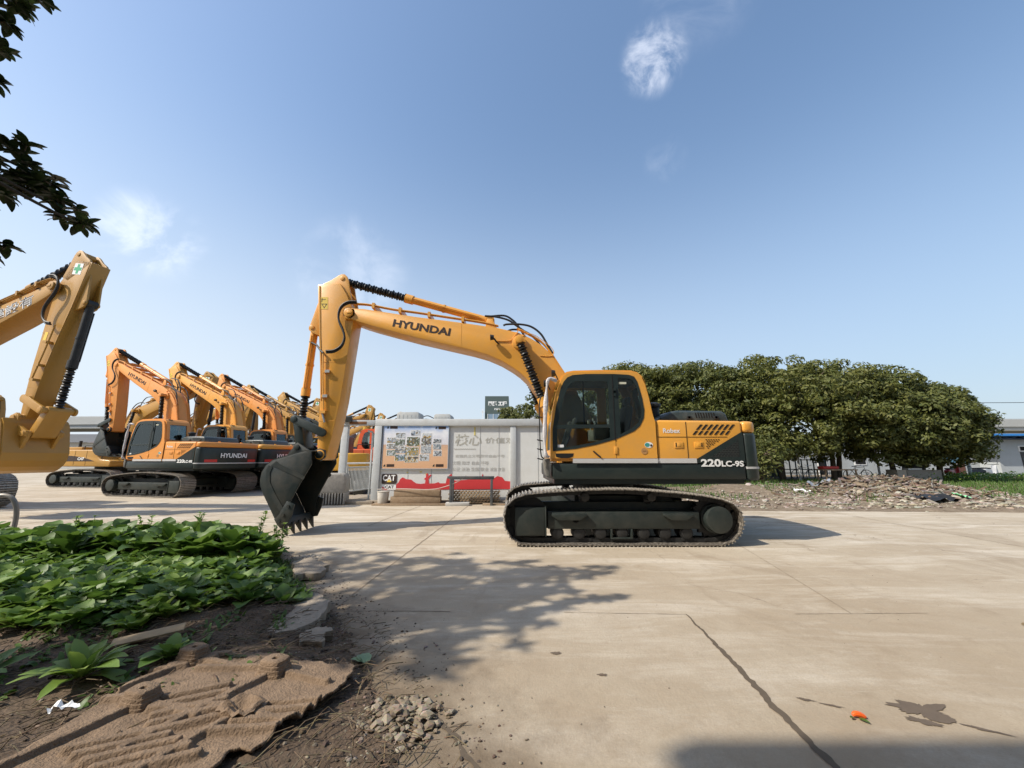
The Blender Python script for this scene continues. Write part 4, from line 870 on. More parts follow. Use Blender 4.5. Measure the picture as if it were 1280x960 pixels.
# individual weeds and bolting stems
def bolting(x,y,h,seed,label):
    rnd = random.Random(seed); f = MB(); lf = MB(); t = empty('flowering_stem',label,'plant',(x,y,hsoil(x,y)),0,'thin bolting stems above the vegetables')
    for s_ in range(4):
        a = rnd.uniform(0,6.3); p=[V((0,0,0))]; 
        for i in range(6): p.append(p[-1]+V((cos(a)*.03*rnd.uniform(-.4,1.6),sin(a)*.03*rnd.uniform(-.4,1.6),h/6*rnd.uniform(.7,1.1))))
        f.tube(crv(p,3),.0035,4)
        for q in p[2:]:
            for _ in range(3): b=rnd.uniform(0,6.3); leaf_blade(lf,q,(cos(b),sin(b),rnd.uniform(.1,.9)),rnd.uniform(.05,.09),.028,.8,.2,.1,rnd,3)
    f.build('stem',VEG3,t); lf.build('leaves',VEG3,t,solid=False)
for i,(x,y,h) in enumerate(((-3.75,6.0,.62),(-3.55,6.1,.5),(-4.9,6.2,.50),(-5.6,6.2,.48),(-3.35,5.9,.42),(-6.6,6.3,.45))): bolting(x,y,h,i,'thin stem with small pale leaves rising above the tall vegetables')
for i,(x,y,lb) in enumerate(((-2.78,2.80,'bushy weed with long leaves alone at the lower left below the bed'),(-2.38,3.0,'small weed just right of the bushy one below the bed'),(-3.4,2.75,'weed at the lower left corner of the soil'))):
    r_ = rosette(50+i,26 if i==0 else 16,.36-.08*(i==1)-.04*i,.10,.4,1.45,VEG if i else VEG3,1.2,'weed',wav=.2); r_.location=(x,y,hsoil(x,y)); tag(r_,lb,'plant')
f = MB(); rnd = random.Random(9)
for _ in range(1500):
    y = rnd.uniform(2.5,3.7); x = xedge(y)-.7-rnd.random()**1.3*4
    if noise.noise(V((x*2,y*2,9))) < .0: continue
    a = rnd.uniform(0,6.3); leaf_blade(f,(x,y,hsoil(x,y)),(cos(a),sin(a),rnd.uniform(.3,1.2)),rnd.uniform(.03,.09),rnd.uniform(.01,.03),.8,.2,.1,rnd,3)
for _ in range(900):
    y = rnd.uniform(4.4,6.6); x = xedge(y)-.28+rnd.gauss(0,.12); a=rnd.uniform(0,6.3); leaf_blade(f,(x,y,hsoil(x,y)),(cos(a),sin(a),rnd.uniform(.2,1.2)),rnd.uniform(.05,.16),.006,1.2,.1,.1,rnd,3)
tag(f.build('weeds', VEG2, solid=False),'low grassy weeds creeping over the soil around the vegetable bed','weeds',kind='stuff')
# broken slabs along the bank edge
CBLK = mat('broken_slab', (.30,.25,.19), .9, dust=.6, dustc=(.16,.12,.08), var=.3, scale=8, bump=.6)
def slab(pts,z0,z1,lb,rot=(0,0)):
    c = V((sum(p[0] for p in pts)/len(pts),sum(p[1] for p in pts)/len(pts))); q=[]
    for a,b in zip(pts,pts[1:]+pts[:1]):
        for k in range(9): t=k/9; x=a[0]+(b[0]-a[0])*t; y=a[1]+(b[1]-a[1])*t; q.append((x+.05*noise.noise(V((x*9,y*9,1)))+.02*noise.noise(V((x*40,y*40,1))),y+.05*noise.noise(V((x*9,y*9,5)))+.02*noise.noise(V((x*40,y*40,5)))))
    pts=q
    f = MB(); f.plate([(p[0]-c.x,p[1]-c.y) for p in pts],0,z1-z0,axis='z'); o = f.build('concrete_slab',CBLK,bevel=.008); o.location=(c.x,c.y,z0); o.rotation_euler=(rot[0],rot[1],0); tag(o,lb,'slab','broken slabs along the bank')
slab([(-1.95,3.35),(-1.75,3.38),(-1.62,3.6),(-1.72,4.0),(-2.0,4.28),(-2.12,4.2),(-2.05,3.7)],.03,.12,'long broken concrete slab edging the vegetable bed near the moulded sheet',(.03,-.05))
slab([(-2.6,5.0),(-2.35,5.1),(-2.45,5.5),(-2.8,5.75),(-2.95,5.5)],.02,.10,'flat concrete slab at the right corner of the vegetable bed',(.0,.06))
slab([(-1.62,3.25),(-1.50,3.3),(-1.45,3.45),(-1.55,3.5),(-1.66,3.4)],.02,.10,'small broken chunk next to the long slab',(.2,.1))
# board and scrap paper
f = MB(); f.ob((0,0,0),(.42,.085,.016)); o=f.build('wooden_board',mat('old_board',(.36,.26,.15),.85,var=.3,scale=15),bevel=.003); o.location=(-2.72,3.2,.16); o.rotation_euler=(.3,-.1,.45); tag(o,'weathered narrow board lying on the soil in front of the vegetables','board')
f = MB(); leaf_blade(f,(0,0,0),(1,.2,.2),.15,.06,.4,.3,.0,random.Random(2),12,.7); o=f.build('plastic_scrap',WHITE,solid=False); o.location=(-2.55,2.42,.10); tag(o,'crumpled white plastic scrap on the straw at the lower left','litter')
f = MB()
for a in (0,.5,-.45): leaf_blade(f,(0,0,.006),(cos(2.4+a),sin(2.4+a),.25),.13,.07,.4,.35,.05,random.Random(4),6,.2)
o=f.build('cabbage_leaf',leafmat('fallen_leaf',(.20,.30,.16),(.22,.33,.18),.2),solid=False); o.location=(-1.04,3.08,.02); tag(o,'single pale green leaf dropped on the dirt edge','leaf')
f = MB(); f.tube(crv([(0,0,.022),(.03,.005,.028),(.065,0,.022),(.095,-.012,.012)],4),lambda t:.021*math.sin(pi*(.12+.8*t))**.7,8); pp=f.build('orange_pepper',mat('pepper_orange',(.80,.13,.02),.3),None); pp.location=(1.95,2.53,0); pp.scale=(.72,.72,.72); tag(pp,'orange pepper with a green leaf lying alone on the concrete','vegetable')
f = MB(); leaf_blade(f,(.03,-.02,.01),(.5,-1,.1),.07,.03,.1,.3,.1,random.Random(1),4); leaf_blade(f,(.0,-.005,.01),(-1,-.6,.3),.05,.02,.3,.3,.1,random.Random(1),4); f.build('stalk_leaf',VEG2,pp,solid=False)
f = MB(); leaf_blade(f,(0,0,.004),(1,.3,.2),.07,.03,.3,.3,.1,random.Random(6),4); o=f.build('dead_leaf',DRYL,solid=False); o.location=(4.55,3.78,0); tag(o,'curled brown leaf on the concrete at the right edge','leaf')

# moulded sheet (upside-down pallet of pressed fibre)
PAL = mat('pressed_fibre', (.235,.16,.10), .95, dust=.85, dustc=(.105,.068,.04), var=.4, scale=5, bump=.7, bscale=90)
def palh(u,v):      # u along length 0..1.45, v across 0..1.25 (m)
    h = 0.0
    for c in (.18,.42,.66,.90,1.14,1.36):
        pass
    return h
t = empty('moulded_sheet','torn brown pressed-fibre pallet lying upside down on the soil at the bottom left','pallet',(-1.78,2.47,.03),R(-14))
f = MB(); N1,N2 = 260,220; LX,LY = 1.55,1.30
feet = [(-.52,.38),(.15,.385),(-.30,-.07),(.32,.0)]
def seg(p,a,b):
    a=V(a);b=V(b);p=V(p); d=b-a; t_=max(0,min(1,(p-a).dot(d)/d.dot(d))); return (p-(a+d*t_)).length
ribs = []
for fx_,fy_ in feet: ribs += [((fx_,fy_-.08),(fx_-.12,fy_-.75)),((fx_-.10,fy_+.02),(fx_-.5,fy_-.10)),((fx_+.1,fy_),(fx_+.42,fy_-.02))]
for k_ in range(5): ribs += [((.02+.06*k_,.18-.06*k_),(-.22+.06*k_,-.02-.06*k_))]
for k_ in range(4): ribs += [((.72-.03*k_,.22-.09*k_),(.42-.03*k_,.10-.09*k_))]
for k_ in range(5): ribs += [((.05+.09*k_,-.22-.02*k_),(-.22+.09*k_,-.42-.02*k_))]
for k_ in range(4): ribs += [((-.62+.05*k_,.20+.07*k_),(-.48+.05*k_,.30+.06*k_))]
for j in range(N2+1):
    for i in range(N1+1):
        x = -LX/2+LX*i/N1; y = -LY/2+LY*j/N2
        h = .05 + .012*noise.noise(V((x*2.2,y*2.2,5))) + .004*noise.noise(V((x*7,y*7,5)))+.0025*noise.noise(V((x*30,y*30,5)))
        hr = 0
        for a,b in ribs:
            d = seg((x,y),a,b)
            if d < .04: hr = max(hr,.030*(1-max(0,min(1,(d-.016)/.013))))
        h = max(h+hr, .01)
        f.v.append(V((x,y,h+.02)))
def keep(x,y):
    e = .07*noise.noise(V((x*4,y*4,8)))+.03*noise.noise(V((x*13,y*13,8)))
    return x < .62+e-.10*(y<-.2) and x > -.66+e*.6+.28*max(0,.3-y) and y < .56+e*1.2+.03 and y > -.66
for j in range(N2):
    for i in range(N1):
        x = -LX/2+LX*(i+.5)/N1; y = -LY/2+LY*(j+.5)/N2
        if keep(x,y):
            a=j*(N1+1)+i; f.f.append((a,a+1,a+N1+2,a+N1+1))
sh = f.build('sheet', PAL, t, solid=False, ang=60); md = sh.modifiers.new('s','SOLIDIFY'); md.thickness=.014
for i,(fx_,fy_) in enumerate(feet):
    f = MB(); torn = i==3; P=[]; rr = random.Random(i)
    prof = [(.115,0),(.112,.02),(.106,.022),(.104,.042),(.098,.044),(.096,.062),(.090,.064),(.087,.085),(.075,.092),(.022,.088),(.018,.06)]
    if torn: prof = [(.12,0),(.125,.02),(.11,.035),(.12,.05),(.10,.06),(.07,.05),(.03,.02),(.015,.015)]
    k_=26; b=len(f.v)
    for r_,z_ in prof:
        for q in range(k_):
            a=2*pi*q/k_; sq=1/max(abs(cos(a)),abs(sin(a)))**.55; jr=1+.05*noise.noise(V((cos(a)*2+i,sin(a)*2,z_*30)))+(.22*noise.noise(V((cos(a)*3+i,sin(a)*3,z_*50))) if torn else 0)
            f.v.append(V((fx_+r_*sq*jr*cos(a)*.86,fy_+r_*sq*jr*sin(a)*.7,.065+z_*(1+(.5*noise.noise(V((cos(a)*3,sin(a)*3,4))) if torn else 0)))))
    for r_ in range(len(prof)-1):
        for q in range(k_): f.f.append((b+r_*k_+q,b+r_*k_+(q+1)%k_,b+(r_+1)*k_+(q+1)%k_,b+(r_+1)*k_+q))
    o = f.build('pallet_foot', PAL, t, solid=False, ang=50)
    if torn: o['label']='split and crumbling foot'
# pipe arch at left edge
f = MB(); f.tube(crv([(-9.1,6.9,0),(-9.15,6.95,.6),(-9.0,7.0,.82),(-8.8,7.05,.78),(-8.72,7.1,.5),(-8.72,7.1,0)],6),.035,10)
tag(f.build('steel_hoop', mat('old_steel',(.24,.22,.19),.5,metal=.3,dust=.5)),'bent grey steel pipe hoop standing at the left edge of the bed','pipe')

# ------------------------------------------------------------------ near tree overhanging from the left
NL = leafmat('near_leaf', (.018,.032,.010),(.05,.075,.022),.22,.35)
BARK = mat('bark', (.10,.075,.05), .95, var=.35, scale=12, bump=.8)
t = empty('overhanging_tree','tree at the left whose dark broad leaves reach in from the top left corner','tree',(-7.6,.6,0))
Tt = V((-7.6,.6,0)); br = MB(); lf = MB(); rnd = random.Random(21)
br.tube([p-Tt for p in crv([(-7.6,.6,0),(-7.55,.7,1.6),(-7.4,.8,3.2),(-7.2,1.0,4.6)],5)],lambda q:.22-.09*q,12)
FORK = V((-7.3,.9,4.0))
def near_clump(c, R_, nw, L=.15):
    c = V(c)
    for _ in range(nw):
        o = V((rnd.gauss(0,1),rnd.gauss(0,1),rnd.gauss(0,.75))); o = o.normalized()*R_*rnd.random()**.5; q = c+o
        br.tube([c-Tt, (c+q)/2-Tt+V((0,0,-.02)), q-Tt], .005, 4)
        for i in range(rnd.randint(6,9)):
            a = i*2.4+rnd.random(); leaf_blade(lf,q-Tt,(cos(a),sin(a),rnd.uniform(-.5,.8)),L*rnd.uniform(.7,1.1),L*.42,rnd.uniform(.2,1.0),.25,.1,rnd,5,.05)
    br.tube([p-Tt for p in crv([FORK, FORK.lerp(c,.5)+V((0,0,.5)), c],5)],lambda q:.05-.042*q,6)
def at(u,v,y):
    a=(u-640)/482; b=(480-v)/482; tt=y/(.9813-b*.1923); return (a*tt,y,1.45+tt*(.1923+b*.9813))
# branch ends that reach into view (metres)
for c,R_,nw in ((at(52,222,3.0),.17,10),(at(28,240,3.0),.17,9),(at(78,262,3.0),.11,6),(at(104,284,3.0),.05,3),(at(5,215,3.0),.2,8),(at(30,190,2.9),.10,4),(at(2,308,3.0),.07,3)): near_clump(c,R_,nw,.125)
for c,R_,nw in ((at(22,2,2.4),.10,6),(at(48,-5,2.4),.08,4),(at(8,28,2.4),.07,4),(at(-4,62,2.4),.05,2),(at(-8,100,2.4),.04,2)): near_clump(c,R_,nw,.115)
for u_,v_ in ((-70,170),(-70,250),(-80,30),(-140,210),(-150,60),(-230,150),(-240,20),(-330,200),(-340,60),(-90,310),(-200,290),(-90,-60),(-200,-80),(-330,-60)): near_clump(at(u_,v_,2.5),.24,9,.14)
sh_pts = [(1.05,5.42,6.6,.32,6),(.75,5.5,6.6,.4,9),(.35,5.35,6.7,.45,12),(-.1,5.6,6.8,.5,14),(.1,5.0,6.6,.5,13),(.35,4.65,6.4,.38,8),(.55,4.35,6.3,.25,4),(-.5,5.3,6.9,.6,20),(-.5,4.7,6.6,.6,18),(-.15,4.15,6.3,.5,14),(.2,3.95,6.2,.3,6),(-.9,5.9,7.0,.55,15),(-1.4,5.5,7.0,.7,24),(-1.3,4.6,6.8,.65,22),(-.8,3.9,6.4,.55,18),(-.4,3.45,6.1,.4,10),(-.75,3.2,6.0,.35,8),(-2.1,5.9,7.1,.7,20),(-2.6,6.3,7.2,.5,12),(-3.1,6.5,7.2,.4,8),(-2.2,5.0,7,.7,20),(-1.6,3.9,6.6,.55,18),(-1.2,3.4,6.2,.4,12),(-1.9,3.6,6.5,.35,10),(-2.9,4.0,6.8,.5,8),(-3.6,4.6,7,.5,7),(-4.3,4.2,7,.5,7),(-2.6,3.2,6.3,.35,6)]
for gx,gy,h,R_,nw in sh_pts: near_clump((gx-.97*h,gy-.42*h,h),R_,int(nw*1.15),.17)
br.build('branches',BARK,t); lf.build('crown',NL,t,solid=False)

# building behind the camera: its roof edge throws the shade along the bottom right
f = MB(); f.box(-8.6,26,-14,-2.08,0,10.0); bh = f.build('warehouse', mat('render_grey',(.40,.39,.36),.85,var=.1,scale=.6)); tag(bh,'plain grey warehouse just behind the viewer','building')
f = MB(); f.box(-8.8,26.2,-14.2,-1.86,9.85,10.05); f.build('roof', mat('roof_grey',(.25,.25,.25),.8), bh)
for i in range(7):
    f = MB(); f.box(-6.5+4.6*i,-4.5+4.6*i,-2.09,-2.05,1.2,3.0); f.build('window', mat('window_dark',(.03,.035,.04),.1), bh)
# ------------------------------------------------------------------ site wall, gate and the things beside it
WALLM = mat('pale_panel_paint', (.62,.63,.61), .6, dust=.35, dustc=(.48,.46,.41), var=.05, scale=1.5)
WALLG = mat('pale_steel_frame', (.46,.48,.48), .55, dust=.35, dustc=(.28,.26,.22), var=.06, scale=3)
RUST = mat('rust', (.20,.09,.035), .9, var=.3, scale=18)
sw = empty('site_wall','pale grey panel wall with poster, faded lettering and red skyline behind the orange excavator','wall',(-.5,13.5,0))
def lw(f): f.v = [p-V((-.5,13.5,0)) for p in f.v]; return f
f = MB(); f.box(-4.5,3.9,13.5,14.9,.12,2.60)
lw(f).build('panel',WALLM,sw,smooth=False)
f = MB(); f.box(-4.75,3.95,13.40,15.0,2.60,2.84); lw(f).build('top_beam',WALLG,sw,bevel=.015)
f = MB(); f.box(-4.75,-4.50,13.40,13.62,.1,2.60); lw(f).build('post',WALLG,sw,bevel=.01)
for x in (-.06,2.1,3.75):
    f = MB(); f.box(x,x+.2,13.43,13.52,.12,2.60); lw(f).build('post',WALLG,sw,bevel=.008)
f = MB()
for x in (-3.55,-2.75,-1.1,-.45,.9,1.5): f.box(x-.006,x+.006,13.494,13.502,.12,2.59)
lw(f).build('panel_seam',mat('seam_grey',(.28,.29,.29),.7),sw,smooth=False)
f = MB(); f.box(-4.85,3.95,13.3,15.0,-.02,.12); lw(f).build('plinth',CBLK,sw,bevel=.01)
YST = mat('old_yellow_tape',(.62,.52,.16),.6)
for x,z0,z1,w_ in ((-1.32,2.28,2.56,.05),(-3.15,1.02,1.06,.08),(-2.95,.95,.99,.05),(-3.6,1.0,1.04,.06)): f=MB(); f.box(x,x+w_,13.490,13.496,z0,z1); lw(f).build('tape',YST,sw,smooth=False)
FADE = mat('faded_letter',(.40,.39,.34),.7,var=.12,scale=9); FADE2 = mat('very_faded_letter',(.445,.44,.41),.7,var=.1,scale=9)
o5 = V((.5,-13.5,0))
def wt(s,x,z,w_,h_,m,bold=0,sh=0): text(s,w_,h_,face(V((x,13.494,z))+o5,'-y'),m,sw,bold=bold,shear=sh)
wt('核心',-1.98,1.92,.93,.40,FADE,.015,.12); wt('价值观',-.93,2.0,1.05,.20,FADE,.01)
for z,x,w_,s in ((1.52,-1.95,1.7,'富强民主文明和谐自由平等'),(1.27,-2.05,1.25,'文明 和谐 自由 平等'),(1.06,-2.05,1.25,'公正 法治 爱国 敬业'),(1.06,-.75,.5,'诚信 友善')): wt(s,x,z,w_,.10 if z>1.4 else .13,FADE2,.01)
wt('~~~~~~~~~~',-2.0,1.78,.75,.05,FADE2,.02)
RED = mat('red_paint',(.55,.035,.04),.6,var=.1,scale=6)
f = MB(); pts=[(-3.93,.45),(0.0,.47),(0.0,.72),(-.24,.74),(-.33,.86),(-.5,.90),(-.62,.82),(-.95,.80),(-1.0,.98),(-1.06,.80),(-1.36,.80),(-1.45,.90),(-1.52,.78),(-1.9,.75),(-2.02,.78),(-2.06,.98),(-2.13,.93),(-2.22,.82),(-2.25,.66),(-2.45,.66),(-2.5,.70),(-2.62,.66),(-2.82,.65),(-2.84,.80),(-2.74,.94),(-2.79,.95),(-2.85,.88),(-2.85,.96),(-2.89,1.0),(-2.93,.96),(-2.93,.86),(-3.0,.80),(-2.94,.78),(-2.95,.66),(-3.1,.64),(-3.25,.66),(-3.35,.72),(-3.42,.78),(-3.6,.80),(-3.72,.86),(-3.80,.80),(-3.86,.68),(-3.93,.62)]
f.plate(pts,13.488,13.494); lw(f).build('skyline_print',RED,sw,smooth=False)
f = MB(); f.plate([(-4.43,.66),(-4.43,.94),(-4.40,.97),(-3.95,.97),(-3.92,.94),(-3.92,.70),(-3.96,.64),(-4.41,.64)],13.486,13.494); lw(f).build('logo_panel',LETTER,sw,smooth=False)
text('CAT',.42,.20,face(V((-4.39,13.483,.74))+o5,'-y'),WHITE,sw,bold=.03)
f = MB(); f.plate([(-4.26,.70),(-4.09,.70),(-4.175,.80)],13.479,13.482); lw(f).build('logo_triangle',YELL,sw,smooth=False)
f = MB(); f.box(-4.40,-3.92,13.488,13.494,.44,.61); lw(f).build('logo_panel',WHITE,sw,smooth=False)
text('CAT',.30,.10,face(V((-4.30,13.485,.49))+o5,'-y'),LETTER,sw,bold=.03); f = MB(); f.plate([(-4.40,.44),(-4.2,.44),(-4.40,.56)],13.484,13.4865); lw(f).build('logo_triangle',RED,sw,smooth=False)
# poster
PX0,PX1,PZ0,PZ1 = -4.44,-2.20,1.15,2.62
po = empty('poster','poster of small machine photographs on a sky and desert print, fixed to the wall','poster',(-3.3,13.45,1.15))
def lp(f): f.v=[p-V((-3.3,13.45,1.15)) for p in f.v]; return f
def postermat():
    m = mat('poster_print',(.5,.5,.5),.4); n=m.node_tree.nodes; l=m.node_tree.links; b=n['Principled BSDF']
    tc=n.new('ShaderNodeTexCoord'); sx=n.new('ShaderNodeSeparateXYZ'); l.new(tc.outputs['Object'],sx.inputs[0])
    nz=n.new('ShaderNodeTexNoise'); nz.inputs['Scale'].default_value=2.2; nz.inputs['Detail'].default_value=6; l.new(tc.outputs['Object'],nz.inputs['Vector'])
    md=n.new('ShaderNodeMath'); md.operation='MULTIPLY_ADD'; md.inputs[1].default_value=.12; l.new(nz.outputs['Fac'],md.inputs[0]); l.new(sx.outputs['Z'],md.inputs[2])
    mr=n.new('ShaderNodeMapRange'); mr.inputs['From Min'].default_value=0; mr.inputs['From Max'].default_value=1.55; l.new(md.outputs[0],mr.inputs['Value'])
    cr=n.new('ShaderNodeValToRGB'); e=cr.color_ramp.elements
    e[0].position=0; e[0].color=(.62,.36,.20,1); e[1].position=1; e[1].color=(.16,.34,.66,1)
    for p,c in ((.40,(.66,.42,.26)),(.545,(.55,.36,.25)),(.565,(.62,.62,.66)),(.80,(.66,.68,.74))):
        q=e.new(p); q.color=(*c,1)
    l.new(mr.outputs[0],cr.inputs[0])
    mx=n.new('ShaderNodeMix'); mx.data_type='RGBA'; mx.inputs['B'].default_value=(.75,.77,.80,1)
    m3=n.new('ShaderNodeMapRange'); m3.inputs['From Min'].default_value=.5; m3.inputs['From Max'].default_value=.65; l.new(nz.outputs['Fac'],m3.inputs['Value'])
    gt=n.new('ShaderNodeMath'); gt.operation='GREATER_THAN'; gt.inputs[1].default_value=.86; l.new(sx.outputs['Z'],gt.inputs[0])
    mm=n.new('ShaderNodeMath'); mm.operation='MULTIPLY'; l.new(m3.outputs[0],mm.inputs[0]); l.new(gt.outputs[0],mm.inputs[1])
    l.new(mm.outputs[0],mx.inputs['Factor']); l.new(cr.outputs[0],mx.inputs['A']); l.new(mx.outputs['Result'],b.inputs['Base Color']); return m
f = MB(); f.box(PX0,PX1,13.44,13.47,PZ0,PZ1); lp(f).build('sheet',postermat(),po,smooth=False)
f = MB()
for a in ((PX0-.02,PX1+.02,PZ0-.02,PZ0),(PX0-.02,PX1+.02,PZ1,PZ1+.02),(PX0-.02,PX0,PZ0,PZ1),(PX1,PX1+.02,PZ0,PZ1)): f.box(a[0],a[1],13.43,13.48,a[2],a[3])
lp(f).build('frame',mat('blue_grey_frame',(.30,.36,.42),.5),po,smooth=False)
def photomat(i):
    r=random.Random(i*7+1); m=bpy.data.materials.new('small_photo'); m.use_nodes=True; n=m.node_tree.nodes; l=m.node_tree.links
    tc=n.new('ShaderNodeTexCoord'); mp=n.new('ShaderNodeMapping'); mp.inputs['Location'].default_value=(r.random()*9,0,r.random()*9); nz=n.new('ShaderNodeTexNoise'); nz.inputs['Scale'].default_value=9; nz.inputs['Detail'].default_value=4; nz.inputs['Roughness'].default_value=.6
    cr=n.new('ShaderNodeValToRGB'); cr.color_ramp.interpolation='CONSTANT'; e=cr.color_ramp.elements; cs=[(.04,.045,.05),(.10,.13,.07),(.45,.30,.08),(.25,.27,.28),(.42,.46,.5),(.09,.09,.09),(.20,.17,.12),(.16,.22,.30)]
    r.shuffle(cs)
    e[0].color=(*cs[0],1); e[1].position=.62; e[1].color=(*cs[1],1)
    for p,c in ((.40,cs[2]),(.47,cs[3]),(.54,(.55,.57,.58))): q=e.new(p); q.color=(*c,1)
    l.new(tc.outputs['Object'],mp.inputs[0]); l.new(mp.outputs[0],nz.inputs['Vector']); l.new(nz.outputs['Fac'],cr.inputs[0]); l.new(cr.outputs[0],n['Principled BSDF'].inputs['Base Color']); return m
# photos measured on the poster: centre x,z,w,h as fractions
ph=[(.44,.18,.13,.11),(.26,.24,.13,.11),(.60,.25,.13,.11),(.12,.35,.11,.11),(.26,.40,.13,.14),(.46,.38,.18,.19),(.66,.39,.14,.15),(.83,.37,.11,.09),(.12,.49,.12,.10),(.13,.64,.12,.11),(.27,.57,.14,.14),(.45,.61,.18,.17),(.66,.57,.14,.15),(.83,.50,.11,.11),(.84,.65,.11,.11),(.27,.75,.14,.13),(.45,.79,.18,.12),(.64,.75,.13,.13)]
for i,(cx_,cz_,w_,h_) in enumerate(ph):
    if i==0: cx_,cz_=.49,.18
    if i==2: cx_=.67
    X=PX0+(PX1-PX0)*cx_; Z=PZ1-(PZ1-PZ0)*cz_; w_*=(PX1-PX0)*.55; h_*=(PZ1-PZ0)*.55
    f=MB(); f.box(X-w_-.012,X+w_+.012,13.4375,13.44,Z-h_-.012,Z+h_+.012); q=lp(f).build('photo_border',WHITE,po,smooth=False)
    f=MB(); f.box(X-w_,X+w_,13.435,13.437,Z-h_,Z+h_); lp(f).build('photo',photomat(i),q,smooth=False)
for x,z in ((.15,.05),(.90,.06),(.13,.93),(.88,.93)):
    X=PX0+(PX1-PX0)*x; Z=PZ1-(PZ1-PZ0)*z; f=MB(); f.box(X-.13,X+.13,13.436,13.439,Z-.045,Z+.045); lp(f).build('caption_block',LETTER,po,smooth=False)
    f=MB(); f.plate([(X-.24,Z-.04),(X-.17,Z-.03),(X-.18,Z+.045),(X-.22,Z+.02)],13.436,13.439); lp(f).build('small_emblem',GREEN,po,smooth=False)
# gate
gt = empty('gate_frame','pale steel gate portal with rusty beam left of the poster wall','gate frame',(-5.3,13.55,0))
def lg(f): f.v=[p-V((-5.3,13.55,0)) for p in f.v]; return f
f = MB(); f.box(-5.92,-5.70,13.45,13.62,0,2.62); lg(f).build('post',WALLG,gt,bevel=.01)
f = MB(); f.box(-5.98,-4.76,13.42,13.66,2.62,2.80); lg(f).build('beam',WALLG,gt,bevel=.01)
f = MB(); f.ob((-5.4,13.5,2.82),(.75,.08,.05)); f.ob((-5.35,13.415,2.70),(.6,.01,.10)); lg(f).build('rust_patch',RUST,gt,bevel=.01)
f = MB(); f.box(-4.95,-4.9,13.7,13.75,.1,2.4); f.tube([(-4.92,13.72,2.4),(-5.1,13.72,2.45)],.03); lg(f).build('door_jamb',WALLG,gt,bevel=.004)
f = MB(); f.box(-6.1,-4.6,13.2,15.8,-.02,.10); lg(f).build('threshold',CBLK,gt,bevel=.01)
fl = MB(); fl.ob((0,0,0),(.34,.16,.20),(R(20),0,0)); o=fl.build('floodlight',mat('lamp_housing',(.05,.055,.05),.5),None,bevel=.02); o.location=(-5.72,13.35,2.84); tag(o,'dark floodlight on top of the left gate post','floodlight')
rg = empty('railing_gate','pale vertical-bar railing gate swung inward between post and wall','gate',(-5.75,13.7,0)); d=V((-5.42+5.75,15.6-13.7,0)).normalized()
f=MB(); P0=V((.02,.05,0)); 
def rl(s,z): p=P0+d*s; return (p.x,p.y,z)
f.tube([rl(0,1.18),rl(1.9,1.18)],.025); f.tube([rl(0,.36),rl(1.9,.36)],.025); f.tube([rl(0,.2),rl(0,1.25)],.03); f.tube([rl(1.9,.2),rl(1.9,1.25)],.03); f.build('frame',WALLG,rg)
f=MB()
for i in range(21): f.tube([rl(.09+.087*i,.36),rl(.09+.087*i,1.18)],.014,6)
f.build('bars',WALLG,rg)
f=MB(); f.tube([rl(-.1,1.32),rl(1.9,1.32)],.03); f.build('latch_bar',WHITE,rg); 
# ribbed block
RB = mat('dusty_casting',(.27,.25,.22),.85,dust=.7,dustc=(.42,.39,.33),var=.25,scale=6,bump=.5)
t = empty('ribbed_block','pale dusty block with slotted lower edge standing beside the gate post','casting',(-6.05,13.35,0),R(12))
f=MB(); f.plate([(-.52,.36),(.50,.36),(.52,.80),(.46,.96),(.36,1.0),(-.36,1.0),(-.47,.95),(-.52,.80)],-.42,.38); f.build('body',RB,t,bevel=.05,seg=3)
f=MB()
for i in range(12):
    x=-.50+i*.088; f.plate([(-.44,.02),(-.44,.38),(.38,.38),(.38,.05)],x,x+.045,axis='x')
f.build('ribs',RB,t,bevel=.006)
f=MB(); f.box(-.5,.5,-.36,.34,.03,.37); f.build('core',mat('block_core',(.08,.07,.06),.95),t)
# barrel, timbers, steel frame, mesh bundle
WOOD = mat('weathered_timber',(.24,.165,.10),.9,dust=.5,dustc=(.36,.29,.2),var=.35,scale=6,bump=.7)
for i,(z0,x0,x1,lb) in enumerate(((.06,-3.95,-2.33,'lower weathered timber baulk lying against the white wall'),(.27,-3.85,-2.35,'upper weathered timber baulk on top of the lower one'))):
    f=MB(); f.box(x0,x1,13.0,13.28,z0,z0+.205); tag(f.build('timber_baulk',WOOD,bevel=.012),lb,'timber')
f=MB(); f.cyl((0,0,0),(0,0,.36),.16,.19,n=24); f.cyl((0,0,.355),(0,0,.375),.20,n=24); o=f.build('paint_pail',mat('dirty_white',(.48,.45,.40),.7,dust=.6),None,bevel=.006); o.location=(-4.22,13.1,.06); tag(o,'dirty whitish pail standing left of the timbers under the black and white logo','pail')
f=MB(); f.box(-4.5,-2.1,12.85,13.3,0,.055); tag(f.build('base_plank',WOOD,bevel=.006),'long flat plank on the ground under the timbers and pail','plank')
f=MB(); f.box(-.95,.6,12.9,13.2,0,.05); tag(f.build('base_plank',WOOD,bevel=.006),'flat plank on the ground under the right side of the black frame','plank')
fr = empty('trestle','dark grey rectangular steel trestle frame leaning at the wall over the brown mesh','frame',(-1.3,12.95,0))
FRM=mat('dark_frame_paint',(.045,.055,.065),.5,dust=.3)
for nm,a in (('top_rail',(-.80,.72,-.1,.0,.84,.92)),('leg',(-.72,-.64,-.1,.0,.0,.84)),('leg',(.60,.68,-.1,.0,.0,.84)),('rear_rail',(-.70,.70,.22,.28,.80,.86)),('leg',(-.68,-.62,.2,.27,0,.8)),('leg',(.6,.66,.2,.27,0,.8))):
    f=MB(); f.box(*a); f.build(nm,FRM,fr,bevel=.006)
